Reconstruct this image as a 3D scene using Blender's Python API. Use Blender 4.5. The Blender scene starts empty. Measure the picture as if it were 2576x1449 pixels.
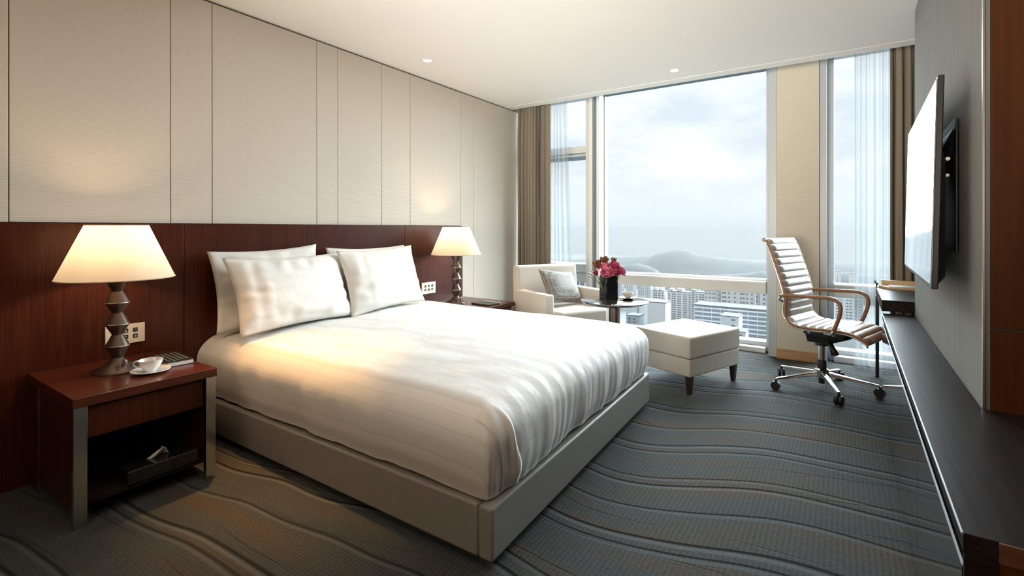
import bpy, bmesh, math, random
from mathutils import Vector, Matrix, noise

random.seed(7)
scene = bpy.context.scene
COL = scene.collection
R = math.radians

# ------------------------------------------------------------------ camera
cam_d = bpy.data.cameras.new('camera')
cam = bpy.data.objects.new('camera', cam_d)
COL.objects.link(cam)
cam.location = (3.06, 0.0, 1.15)
cam.rotation_euler = (R(90), 0, R(33.8))
cam_d.sensor_width = 36.0
cam_d.lens = 36.0 * 1236.0 / 2576.0
cam_d.shift_y = -(724.5 - 576.0) / 2576.0
cam_d.clip_start = 0.02
cam_d.clip_end = 20000
scene.camera = cam

# ------------------------------------------------------------------ world, sun, exposure
vs = scene.view_settings
vs.view_transform = 'Standard'
vs.look = 'None'
vs.gamma = 1.0
vs.use_curve_mapping = False
vs.exposure = 0.0
cy = scene.cycles
cy.use_denoising = True
cy.max_bounces = 9
cy.diffuse_bounces = 5
cy.glossy_bounces = 4
cy.transmission_bounces = 4
cy.transparent_max_bounces = 12
cy.volume_bounces = 0
cy.caustics_reflective = False
cy.caustics_refractive = False
cy.sample_clamp_indirect = 4.0
cy.volume_step_rate = 4.0

world = bpy.data.worlds.new('overcast_sky')
scene.world = world
world.use_nodes = True
wn, wl = world.node_tree.nodes, world.node_tree.links
wn.clear()
w_out = wn.new('ShaderNodeOutputWorld')
w_bg = wn.new('ShaderNodeBackground')
w_bg.inputs['Strength'].default_value = 1.2
w_tc = wn.new('ShaderNodeTexCoord')
w_sep = wn.new('ShaderNodeSeparateXYZ')
wl.new(w_tc.outputs['Generated'], w_sep.inputs[0])
w_rng = wn.new('ShaderNodeMapRange')
w_rng.inputs['From Min'].default_value = -0.06
w_rng.inputs['From Max'].default_value = 0.5
wl.new(w_sep.outputs['Z'], w_rng.inputs['Value'])
w_ramp = wn.new('ShaderNodeValToRGB')
els = w_ramp.color_ramp.elements
els[0].position = 0.0; els[0].color = (0.70, 0.77, 0.84, 1)
els[1].position = 1.0; els[1].color = (0.78, 0.86, 0.94, 1)
e = els.new(0.12); e.color = (0.72, 0.79, 0.86, 1)
e = els.new(0.30); e.color = (0.90, 0.93, 0.96, 1)
wl.new(w_rng.outputs[0], w_ramp.inputs[0])
w_map = wn.new('ShaderNodeMapping')
w_map.inputs['Scale'].default_value = (2.6, 2.6, 6.0)
w_map.inputs['Location'].default_value = (0.35, 0.0, 0.4)
wl.new(w_tc.outputs['Generated'], w_map.inputs[0])
w_noise = wn.new('ShaderNodeTexNoise')
w_noise.inputs['Scale'].default_value = 1.6
w_noise.inputs['Detail'].default_value = 6
w_noise.inputs['Roughness'].default_value = 0.55
wl.new(w_map.outputs[0], w_noise.inputs['Vector'])
w_cr = wn.new('ShaderNodeValToRGB')
w_cr.color_ramp.elements[0].position = 0.44
w_cr.color_ramp.elements[0].color = (0, 0, 0, 1)
w_cr.color_ramp.elements[1].position = 0.60
w_cr.color_ramp.elements[1].color = (1, 1, 1, 1)
wl.new(w_noise.outputs['Fac'], w_cr.inputs[0])
w_mix = wn.new('ShaderNodeMix')
w_mix.data_type = 'RGBA'
w_fade = wn.new('ShaderNodeMapRange')          # clouds dissolve into the mist near the horizon
w_fade.interpolation_type = 'SMOOTHSTEP'
w_fade.inputs['From Min'].default_value = 0.01
w_fade.inputs['From Max'].default_value = 0.13
wl.new(w_sep.outputs['Z'], w_fade.inputs['Value'])
w_mul = wn.new('ShaderNodeMath')
w_mul.operation = 'MULTIPLY'
wl.new(w_cr.outputs[0], w_mul.inputs[0])
wl.new(w_fade.outputs[0], w_mul.inputs[1])
wl.new(w_mul.outputs[0], w_mix.inputs['Factor'])
wl.new(w_ramp.outputs[0], w_mix.inputs['A'])
w_dark = wn.new('ShaderNodeMix')
w_dark.data_type = 'RGBA'
w_dark.blend_type = 'MULTIPLY'
w_dark.inputs['Factor'].default_value = 1.0
w_dark.inputs['B'].default_value = (0.80, 0.83, 0.88, 1)
wl.new(w_ramp.outputs[0], w_dark.inputs['A'])
wl.new(w_dark.outputs['Result'], w_mix.inputs['B'])
wl.new(w_mix.outputs['Result'], w_bg.inputs['Color'])
wl.new(w_bg.outputs[0], w_out.inputs['Surface'])

# broad bright patch of the overcast sky above the window side
sun_d = bpy.data.lights.new('sun', 'SUN')
sun_d.energy = 36.0
sun_d.angle = R(75)
sun_d.color = (0.80, 0.92, 1.0)
sun = bpy.data.objects.new('sun', sun_d)
COL.objects.link(sun)
sun.location = (2, 30, 30)
sun.rotation_euler = Vector((-0.24, -1.0, -0.70)).to_track_quat('-Z', 'Y').to_euler()

def area(name, loc, aim, size, watts, color, size_y=None):
    d = bpy.data.lights.new(name, 'AREA')
    d.energy = watts; d.color = color
    d.shape = 'RECTANGLE' if size_y else 'SQUARE'
    d.size = size
    if size_y: d.size_y = size_y
    o = bpy.data.objects.new(name, d)
    COL.objects.link(o)
    o.location = loc
    o.rotation_euler = (Vector(aim) - Vector(loc)).to_track_quat('-Z', 'Y').to_euler()
    return o
# fill light added behind the camera, brightens the faces turned towards it
rear_fill = area('rear_fill_light', (2.3, -1.40, 1.75), (2.3, 0.0, 2.35), 2.0, 23.0, (1.0, 0.78, 0.56), 1.0)
# second unseen fill, added to brighten the ceiling and the window side
ceiling_fill = area('ceiling_fill_light', (2.2, -1.35, 1.15), (1.75, 3.2, 2.50), 1.4, 38.0, (1.0, 0.92, 0.82), 0.7)
ceiling_fill.data.spread = R(58)

def spot(name, loc, watts, color, deg=95, blend=0.8, radius=0.04, aim=None):
    d = bpy.data.lights.new(name, 'SPOT')
    d.energy = watts; d.color = color
    d.spot_size = R(deg); d.spot_blend = blend
    d.shadow_soft_size = radius
    o = bpy.data.objects.new(name, d)
    COL.objects.link(o)
    o.location = loc
    if aim: o.rotation_euler = (Vector(aim) - Vector(loc)).to_track_quat('-Z', 'Y').to_euler()
    return o

# ------------------------------------------------------------------ helpers
def tag(o, label=None, cat=None, group=None, kind=None):
    if label: o['label'] = label
    if cat: o['category'] = cat
    if group: o['group'] = group
    if kind: o['kind'] = kind
    return o

def thing(name, label, cat, loc=(0, 0, 0), rotz=0.0, group=None):
    o = bpy.data.objects.new(name, None)
    COL.objects.link(o)
    o.empty_display_size = 0.1
    o.location = loc
    o.rotation_euler = (0, 0, rotz)
    return tag(o, label, cat, group)

class MB:
    def __init__(s): s.v = []; s.f = []
    def add(s, vs_, fs_):
        n = len(s.v)
        s.v += [tuple(p) for p in vs_]
        s.f += [tuple(i + n for i in f) for f in fs_]
        return s
    def box(s, x0, y0, z0, x1, y1, z1):
        return s.add([(x0,y0,z0),(x1,y0,z0),(x1,y1,z0),(x0,y1,z0),(x0,y0,z1),(x1,y0,z1),(x1,y1,z1),(x0,y1,z1)],
                     [(0,3,2,1),(4,5,6,7),(0,1,5,4),(1,2,6,5),(2,3,7,6),(3,0,4,7)])
    def hexa(s, p):   # eight points: bottom four ccw, top four ccw
        return s.add(p, [(0,3,2,1),(4,5,6,7),(0,1,5,4),(1,2,6,5),(2,3,7,6),(3,0,4,7)])
    def prism(s, poly, z0, z1):
        n = len(poly)
        vs_ = [(x, y, z0) for x, y in poly] + [(x, y, z1) for x, y in poly]
        fs_ = [tuple(range(n - 1, -1, -1)), tuple(range(n, 2 * n))] + [(i, (i+1) % n, n + (i+1) % n, n + i) for i in range(n)]
        return s.add(vs_, fs_)
    def lathe(s, prof, n=40, c=(0, 0, 0), cap0=True, cap1=True, sx=1.0, sy=1.0):
        vs_ = []; fs_ = []
        for r_, z in prof:
            for k in range(n):
                a = 2 * math.pi * k / n
                vs_.append((c[0] + sx * r_ * math.cos(a), c[1] + sy * r_ * math.sin(a), c[2] + z))
        for i in range(len(prof) - 1):
            for k in range(n):
                k2 = (k + 1) % n
                fs_.append((i*n+k, i*n+k2, (i+1)*n+k2, (i+1)*n+k))
        if cap0: fs_.append(tuple(range(n - 1, -1, -1)))
        if cap1: fs_.append(tuple((len(prof)-1)*n + k for k in range(n)))
        return s.add(vs_, fs_)
    def tube(s, pts, r=0.01, n=10, closed=False, radii=None, flat=1.0):
        pts = [Vector(p) for p in pts]
        m = len(pts); vs_ = []; fs_ = []
        ref = Vector((0.123, 0.231, 0.95)).normalized()
        for i, p in enumerate(pts):
            if closed: t = pts[(i+1) % m] - pts[i-1]
            else: t = pts[min(i+1, m-1)] - pts[max(i-1, 0)]
            t.normalize()
            a = t.cross(ref)
            if a.length < 1e-4: a = t.cross(Vector((1, 0, 0)))
            a.normalize(); b = t.cross(a)
            rr = radii[i] if radii else r
            for k in range(n):
                q = 2 * math.pi * k / n
                vs_.append(p + a * (rr * math.cos(q)) + b * (rr * flat * math.sin(q)))
        for i in range(m if closed else m - 1):
            j = (i + 1) % m
            for k in range(n):
                k2 = (k + 1) % n
                fs_.append((i*n+k, i*n+k2, j*n+k2, j*n+k))
        if not closed:
            fs_.append(tuple(range(n - 1, -1, -1)))
            fs_.append(tuple((m-1)*n + k for k in range(n)))
        return s.add(vs_, fs_)
    def grid(s, fn, nu, nv, wrap_u=False):
        vs_ = []; fs_ = []
        for i in range(nu + (0 if wrap_u else 1)):
            for j in range(nv + 1):
                vs_.append(fn(i / nu, j / nv))
        w = nv + 1
        for i in range(nu):
            i2 = (i + 1) % nu if wrap_u else i + 1
            for j in range(nv):
                fs_.append((i*w+j, i2*w+j, i2*w+j+1, i*w+j+1))
        return s.add(vs_, fs_)
    def build(s, name, mat, parent=None, bevel=0.0, seg=2, smooth=35, loc=None, solid=0.0, rot=None, fix=True):
        me = bpy.data.meshes.new(name)
        me.from_pydata(s.v, [], s.f)
        if bevel or fix:
            bm = bmesh.new(); bm.from_mesh(me)
            if fix: bmesh.ops.recalc_face_normals(bm, faces=bm.faces)
            if bevel:
                ed = [e_ for e_ in bm.edges if len(e_.link_faces) == 2 and e_.calc_face_angle(0) > R(25)]
                for f_ in bm.faces: f_.smooth = False
                new = bmesh.ops.bevel(bm, geom=ed, offset=bevel, segments=seg, profile=0.5, affect='EDGES', clamp_overlap=True)
                for f_ in new['faces']: f_.smooth = True
            bm.to_mesh(me); bm.free()
        if smooth and not bevel:
            for p in me.polygons: p.use_smooth = True
            me.set_sharp_from_angle(angle=R(smooth))
        me.materials.append(mat)
        o = bpy.data.objects.new(name, me)
        COL.objects.link(o)
        if parent: o.parent = parent
        if loc: o.location = loc
        if rot: o.rotation_euler = rot
        if solid:
            md = o.modifiers.new('thickness', 'SOLIDIFY'); md.thickness = solid; md.offset = 0
        return o

def box(name, mat, a, b, parent=None, bevel=0.003, seg=2):
    return MB().box(*a, *b).build(name, mat, parent, bevel=bevel, seg=seg)

def structure(o): o['kind'] = 'structure'; return o

def copy_tree(o, parent=None):
    c = o.copy(); COL.objects.link(c)
    if parent: c.parent = parent
    for ch in list(o.children): copy_tree(ch, c)
    return c

# ------------------------------------------------------------------ materials
def new_mat(name):
    m = bpy.data.materials.new(name); m.use_nodes = True
    nt = m.node_tree
    return m, nt.nodes, nt.links, nt.nodes['Principled BSDF']

def plain(name, col, rough=0.5, metal=0.0, spec=0.5, coat=0.0, emit=None, estr=0.0, sheen=0.0):
    m, n, l, b = new_mat(name)
    b.inputs['Base Color'].default_value = (*col, 1)
    b.inputs['Roughness'].default_value = rough
    b.inputs['Metallic'].default_value = metal
    b.inputs['Specular IOR Level'].default_value = spec
    b.inputs['Coat Weight'].default_value = coat
    b.inputs['Coat Roughness'].default_value = 0.05
    b.inputs['Sheen Weight'].default_value = sheen
    if emit:
        b.inputs['Emission Color'].default_value = (*emit, 1)
        b.inputs['Emission Strength'].default_value = estr
    return m

def textured(name, c1, c2, scale=(1, 1, 1), nscale=5.0, detail=4, rough=0.5, bump=0.0, bdist=0.002, spec=0.5, coat=0.0, sheen=0.0, coord='Object', lo=0.35, hi=0.65, coat_rough=0.08, metal=0.0):
    m, n, l, b = new_mat(name)
    tc = n.new('ShaderNodeTexCoord'); mp = n.new('ShaderNodeMapping')
    mp.inputs['Scale'].default_value = scale
    l.new(tc.outputs[coord], mp.inputs[0])
    nz = n.new('ShaderNodeTexNoise')
    nz.inputs['Scale'].default_value = nscale; nz.inputs['Detail'].default_value = detail
    l.new(mp.outputs[0], nz.inputs['Vector'])
    cr = n.new('ShaderNodeValToRGB')
    cr.color_ramp.elements[0].position = lo; cr.color_ramp.elements[0].color = (*c1, 1)
    cr.color_ramp.elements[1].position = hi; cr.color_ramp.elements[1].color = (*c2, 1)
    l.new(nz.outputs['Fac'], cr.inputs[0])
    l.new(cr.outputs[0], b.inputs['Base Color'])
    b.inputs['Roughness'].default_value = rough
    b.inputs['Specular IOR Level'].default_value = spec
    b.inputs['Coat Weight'].default_value = coat
    b.inputs['Coat Roughness'].default_value = coat_rough
    b.inputs['Sheen Weight'].default_value = sheen
    b.inputs['Metallic'].default_value = metal
    if bump:
        bp = n.new('ShaderNodeBump'); bp.inputs['Strength'].default_value = bump; bp.inputs['Distance'].default_value = bdist
        l.new(nz.outputs['Fac'], bp.inputs['Height']); l.new(bp.outputs[0], b.inputs['Normal'])
    return m

M = {}
M['plaster'] = plain('white_plaster', (0.90, 0.88, 0.84), 0.9, spec=0.2)
M['white_trim'] = plain('white_trim', (0.80, 0.79, 0.77), 0.5)
M['groove'] = plain('dark_groove', (0.10, 0.085, 0.07), 0.9)
M['alu'] = plain('white_aluminium', (0.46, 0.49, 0.51), 0.35, spec=0.5)
M['alu_beige'] = plain('beige_aluminium', (0.62, 0.60, 0.56), 0.4)
M['slate'] = plain('slate_gasket', (0.16, 0.22, 0.26), 0.5)
M['gasket'] = plain('dark_gasket', (0.05, 0.055, 0.06), 0.6)
M['wood'] = textured('dark_mahogany', (0.038, 0.0085, 0.004), (0.064, 0.0155, 0.007), (60, 60, 2.0), 2.0, 5, rough=0.30, spec=0.20, coat=0.0, bump=0.05, bdist=0.0005)
M['wood_h'] = textured('dark_mahogany_top', (0.050, 0.0105, 0.0045), (0.085, 0.019, 0.008), (60, 2.0, 60), 2.0, 5, rough=0.28, spec=0.4, coat=0.15, coat_rough=0.12)
M['wood_black'] = textured('black_stained_wood', (0.012, 0.008, 0.007), (0.022, 0.014, 0.012), (2, 40, 40), 2.0, 4, rough=0.55, spec=0.12)
M['wenge'] = textured('black_console_wood', (0.016, 0.011, 0.010), (0.028, 0.020, 0.018), (60, 2.0, 60), 2.0, 5, rough=0.38, spec=0.06, coat=0.0, coat_rough=0.22)
M['gloss_panel'] = plain('black_gloss_lacquer', (0.016, 0.015, 0.015), 0.06, coat=0.6)
M['wood_end'] = textured('reddish_wood_edge', (0.10, 0.035, 0.020), (0.16, 0.06, 0.035), (2, 40, 40), 2.0, 4, rough=0.4)
M['side_wood'] = textured('brown_wood_panel', (0.075, 0.023, 0.0055), (0.105, 0.034, 0.009), (30, 30, 1.2), 2.0, 5, rough=0.5, spec=0.15)
M['baseboard'] = textured('light_oak', (0.42, 0.24, 0.11), (0.52, 0.31, 0.15), (2, 30, 30), 2.0, 4, rough=0.45)
M['blond'] = textured('blond_wood', (0.62, 0.42, 0.22), (0.74, 0.52, 0.30), (2, 30, 30), 2.0, 4, rough=0.4)
M['chrome'] = plain('chrome', (0.78, 0.77, 0.75), 0.16, metal=1.0)
M['bright_edge'] = plain('satin_steel_edge', (0.60, 0.62, 0.64), 0.4, metal=0.8)
M['chrome_dull'] = plain('brushed_steel', (0.62, 0.60, 0.57), 0.3, metal=1.0)
M['black_plastic'] = plain('black_plastic', (0.012, 0.012, 0.013), 0.4)
M['black_glass'] = plain('black_glass', (0.010, 0.011, 0.012), 0.05, coat=0.3)
M['screen'] = plain('dark_screen', (0.012, 0.013, 0.015), 0.03, spec=0.8, coat=1.0)
M['screen'].node_tree.nodes['Principled BSDF'].inputs['Coat IOR'].default_value = 2.3
M['bronze'] = plain('dark_bronze', (0.085, 0.055, 0.042), 0.30, metal=0.55, coat=0.15)
M['porcelain'] = plain('white_porcelain', (0.80, 0.79, 0.76), 0.15, coat=0.4)
M['coffee'] = plain('coffee', (0.07, 0.03, 0.015), 0.1)
M['paper'] = plain('white_paper', (0.80, 0.79, 0.76), 0.8)
M['cover'] = textured('black_book_cover', (0.010, 0.009, 0.008), (0.026, 0.022, 0.018), (1, 1, 1), 60, 3, rough=0.35)
M['gold'] = plain('gilt_edge', (0.45, 0.30, 0.10), 0.4, metal=0.4)
M['print'] = plain('pale_print', (0.13, 0.115, 0.095), 0.6)
M['plate'] = plain('cream_switch_plate', (0.74, 0.70, 0.60), 0.4)
M['button'] = plain('black_switch_button', (0.02, 0.02, 0.022), 0.35)
M['base_leather'] = textured('grey_leather', (0.245, 0.23, 0.205), (0.275, 0.257, 0.23), (1, 1, 1), 220, 2, rough=0.42, bump=0.08, bdist=0.0008)
M['cream_fabric'] = textured('cream_upholstery', (0.47, 0.42, 0.36), (0.54, 0.49, 0.425), (1, 1, 1), 420, 2, rough=0.9, bump=0.25, bdist=0.001, spec=0.15, sheen=0.2)
M['leg_wood'] = plain('dark_leg_wood', (0.035, 0.018, 0.012), 0.35)
M['leather'] = textured('cream_leather', (0.345, 0.285, 0.225), (0.39, 0.325, 0.26), (1, 1, 1), 160, 2, rough=0.32, bump=0.06, bdist=0.0006, spec=0.6)
M['tan'] = textured('tan_leather', (0.25, 0.125, 0.062), (0.31, 0.155, 0.078), (1, 1, 1), 160, 2, rough=0.35)
M['rubber'] = plain('black_rubber', (0.015, 0.015, 0.015), 0.5)
M['pink'] = textured('pink_petals', (0.48, 0.055, 0.135), (0.74, 0.24, 0.34), (1, 1, 1), 60, 2, rough=0.6)
M['magenta'] = textured('magenta_petals', (0.25, 0.018, 0.06), (0.44, 0.05, 0.12), (1, 1, 1), 60, 2, rough=0.6)
M['rust'] = textured('rust_bracts', (0.10, 0.028, 0.016), (0.26, 0.09, 0.045), (1, 1, 1), 50, 2, rough=0.7)
M['leaf'] = textured('olive_leaf', (0.10, 0.13, 0.045), (0.22, 0.24, 0.10), (1, 1, 1), 40, 2, rough=0.6)
M['lens'] = plain('lit_downlight_lens', (1, 1, 1), 0.5, emit=(1.0, 0.93, 0.82), estr=6.0)
M['bulb'] = plain('lit_bulb', (1, 1, 1), 0.5, emit=(1.0, 0.70, 0.38), estr=10.0)

def striped(name, c1, c2, axis, freq, rough=0.9, bump=0.3, bdist=0.0015, mixn=0.25, nsc=(40, 40, 40), spec=0.2):
    """fine woven ribs: a band wave along one axis, broken up by noise"""
    m, n, l, b = new_mat(name)
    tc = n.new('ShaderNodeTexCoord')
    wv = n.new('ShaderNodeTexWave'); wv.wave_type = 'BANDS'; wv.bands_direction = axis
    wv.inputs['Scale'].default_value = freq; wv.inputs['Distortion'].default_value = 0.6
    wv.inputs['Detail'].default_value = 2; wv.inputs['Detail Scale'].default_value = 3
    l.new(tc.outputs['Object'], wv.inputs['Vector'])
    mp = n.new('ShaderNodeMapping'); mp.inputs['Scale'].default_value = nsc
    l.new(tc.outputs['Object'], mp.inputs[0])
    nz = n.new('ShaderNodeTexNoise'); nz.inputs['Scale'].default_value = 1.0; nz.inputs['Detail'].default_value = 3
    l.new(mp.outputs[0], nz.inputs['Vector'])
    mx = n.new('ShaderNodeMix'); mx.data_type = 'FLOAT'; mx.inputs['Factor'].default_value = mixn
    l.new(wv.outputs['Fac'], mx.inputs['A']); l.new(nz.outputs['Fac'], mx.inputs['B'])
    cr = n.new('ShaderNodeValToRGB')
    cr.color_ramp.elements[0].position = 0.15; cr.color_ramp.elements[0].color = (*c1, 1)
    cr.color_ramp.elements[1].position = 0.85; cr.color_ramp.elements[1].color = (*c2, 1)
    l.new(mx.outputs[0], cr.inputs[0]); l.new(cr.outputs[0], b.inputs['Base Color'])
    b.inputs['Roughness'].default_value = rough; b.inputs['Specular IOR Level'].default_value = spec
    bp = n.new('ShaderNodeBump'); bp.inputs['Strength'].default_value = bump; bp.inputs['Distance'].default_value = bdist
    l.new(mx.outputs[0], bp.inputs['Height']); l.new(bp.outputs[0], b.inputs['Normal'])
    return m
M['wall_fabric'] = striped('beige_wall_fabric', (0.52, 0.465, 0.39), (0.60, 0.54, 0.46), 'Z', 28, bump=0.25, nsc=(8, 8, 160))
M['pillar_paper'] = striped('pillar_wallpaper', (0.58, 0.53, 0.43), (0.64, 0.585, 0.48), 'Z', 22, bump=0.15, nsc=(6, 6, 120))
M['tv_fabric'] = striped('grey_wall_fabric', (0.20, 0.195, 0.185), (0.36, 0.352, 0.335), 'Y', 26, bump=0.2, mixn=0.7, nsc=(90, 90, 2.5))
M['curtain'] = striped('taupe_curtain', (0.22, 0.185, 0.14), (0.28, 0.24, 0.185), 'Z', 60, bump=0.1, mixn=0.5)

def glass_pane():
    m, n, l, b = new_mat('window_glass')
    n.remove(b)
    out = n['Material Output']
    tr = n.new('ShaderNodeBsdfTransparent'); tr.inputs[0].default_value = (0.97, 0.985, 0.98, 1)
    gl = n.new('ShaderNodeBsdfGlossy'); gl.inputs['Roughness'].default_value = 0.0
    fr = n.new('ShaderNodeFresnel'); fr.inputs['IOR'].default_value = 1.03
    mx = n.new('ShaderNodeMixShader')
    l.new(fr.outputs[0], mx.inputs[0]); l.new(tr.outputs[0], mx.inputs[1]); l.new(gl.outputs[0], mx.inputs[2])
    l.new(mx.outputs[0], out.inputs['Surface'])
    return m
M['glass'] = glass_pane()

def sheer_mat():
    m, n, l, b = new_mat('white_sheer')
    n.remove(b); out = n['Material Output']
    tr = n.new('ShaderNodeBsdfTransparent')
    df = n.new('ShaderNodeBsdfDiffuse'); df.inputs[0].default_value = (0.42, 0.44, 0.45, 1)
    tl = n.new('ShaderNodeBsdfTranslucent'); tl.inputs[0].default_value = (0.25, 0.27, 0.28, 1)
    a = n.new('ShaderNodeMixShader'); a.inputs[0].default_value = 0.5
    l.new(df.outputs[0], a.inputs[1]); l.new(tl.outputs[0], a.inputs[2])
    lw = n.new('ShaderNodeLayerWeight'); lw.inputs['Blend'].default_value = 0.35
    mr = n.new('ShaderNodeMapRange'); mr.inputs['To Min'].default_value = 0.42; mr.inputs['To Max'].default_value = 0.75
    l.new(lw.outputs['Facing'], mr.inputs['Value'])
    mx = n.new('ShaderNodeMixShader'); l.new(mr.outputs[0], mx.inputs[0])
    l.new(tr.outputs[0], mx.inputs[1]); l.new(a.outputs[0], mx.inputs[2])
    l.new(mx.outputs[0], out.inputs['Surface'])
    return m
M['sheer'] = sheer_mat()

def shade_mat():
    m, n, l, b = new_mat('ivory_lampshade')
    n.remove(b); out = n['Material Output']
    df = n.new('ShaderNodeBsdfDiffuse'); df.inputs[0].default_value = (0.62, 0.575, 0.50, 1)
    tl = n.new('ShaderNodeBsdfTranslucent'); tl.inputs[0].default_value = (0.62, 0.56, 0.46, 1)
    a = n.new('ShaderNodeMixShader'); a.inputs[0].default_value = 0.5
    l.new(df.outputs[0], a.inputs[1]); l.new(tl.outputs[0], a.inputs[2])
    l.new(a.outputs[0], out.inputs['Surface'])
    return m
M['shade'] = shade_mat()

def linen_mat(name, stripes):
    m, n, l, b = new_mat(name)
    b.inputs['Base Color'].default_value = (0.69, 0.66, 0.615, 1)
    b.inputs['Roughness'].default_value = 0.75
    b.inputs['Specular IOR Level'].default_value = 0.3
    b.inputs['Sheen Weight'].default_value = 0.15
    tc = n.new('ShaderNodeTexCoord')
    nz = n.new('ShaderNodeTexNoise'); nz.inputs['Scale'].default_value = 9; nz.inputs['Detail'].default_value = 4
    l.new(tc.outputs['Object'], nz.inputs['Vector'])
    bp = n.new('ShaderNodeBump'); bp.inputs['Strength'].default_value = 0.35; bp.inputs['Distance'].default_value = 0.012
    l.new(nz.outputs['Fac'], bp.inputs['Height'])
    l.new(bp.outputs[0], b.inputs['Normal'])
    if stripes:
        uv = n.new('ShaderNodeUVMap'); uv.uv_map = 'cloth'
        sp = n.new('ShaderNodeSeparateXYZ'); l.new(uv.outputs[0], sp.inputs[0])
        # broad satin stripes with a fine line at each border
        mu = n.new('ShaderNodeMath'); mu.operation = 'MULTIPLY'; mu.inputs[1].default_value = 1 / 0.105
        l.new(sp.outputs['Y'], mu.inputs[0])
        fr = n.new('ShaderNodeMath'); fr.operation = 'FRACT'; l.new(mu.outputs[0], fr.inputs[0])
        cr = n.new('ShaderNodeValToRGB'); cr.color_ramp.interpolation = 'LINEAR'
        el = cr.color_ramp.elements
        el[0].position = 0.0; el[0].color = (0.60, 0.58, 0.55, 1)
        el[1].position = 1.0; el[1].color = (0.72, 0.70, 0.67, 1)
        for p_, c_ in ((0.05, 0.67), (0.06, 0.72), (0.44, 0.72), (0.45, 0.59), (0.475, 0.59), (0.49, 0.67), (0.96, 0.67)):
            e_ = el.new(p_); e_.color = (c_, c_ * 0.97, c_ * 0.925, 1)
        l.new(fr.outputs[0], cr.inputs[0])
        sb = n.new('ShaderNodeMath'); sb.operation = 'SUBTRACT'; sb.inputs[1].default_value = 0.235; l.new(sp.outputs['X'], sb.inputs[0])
        ab = n.new('ShaderNodeMath'); ab.operation = 'ABSOLUTE'; l.new(sb.outputs[0], ab.inputs[0])
        lt = n.new('ShaderNodeMath'); lt.operation = 'LESS_THAN'; lt.inputs[1].default_value = 0.0022; l.new(ab.outputs[0], lt.inputs[0])
        sm = n.new('ShaderNodeMix'); sm.data_type = 'RGBA'; sm.inputs['B'].default_value = (0.60, 0.58, 0.54, 1)
        l.new(lt.outputs[0], sm.inputs['Factor']); l.new(cr.outputs[0], sm.inputs['A'])
        l.new(sm.outputs['Result'], b.inputs['Base Color'])
        r2 = n.new('ShaderNodeValToRGB'); r2.color_ramp.interpolation = 'CONSTANT'
        r2.color_ramp.elements[0].color = (0.5, 0.5, 0.5, 1); r2.color_ramp.elements[1].position = 0.48; r2.color_ramp.elements[1].color = (0.8, 0.8, 0.8, 1)
        l.new(fr.outputs[0], r2.inputs[0]); l.new(r2.outputs[0], b.inputs['Roughness'])
    return m
M['linen'] = linen_mat('white_linen', False)
M['duvet'] = linen_mat('white_satin_stripe', True)

def cushion_mat():
    m, n, l, b = new_mat('grey_dotted_cushion')
    tc = n.new('ShaderNodeTexCoord')
    vo = n.new('ShaderNodeTexVoronoi'); vo.inputs['Scale'].default_value = 58; vo.inputs['Randomness'].default_value = 0.25
    l.new(tc.outputs['Object'], vo.inputs['Vector'])
    cr = n.new('ShaderNodeValToRGB')
    cr.color_ramp.elements[0].position = 0.25; cr.color_ramp.elements[0].color = (0.070, 0.062, 0.055, 1)
    cr.color_ramp.elements[1].position = 0.50; cr.color_ramp.elements[1].color = (0.21, 0.195, 0.175, 1)
    l.new(vo.outputs['Distance'], cr.inputs[0]); l.new(cr.outputs[0], b.inputs['Base Color'])
    b.inputs['Roughness'].default_value = 0.85
    return m
M['cushion'] = cushion_mat()

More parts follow.
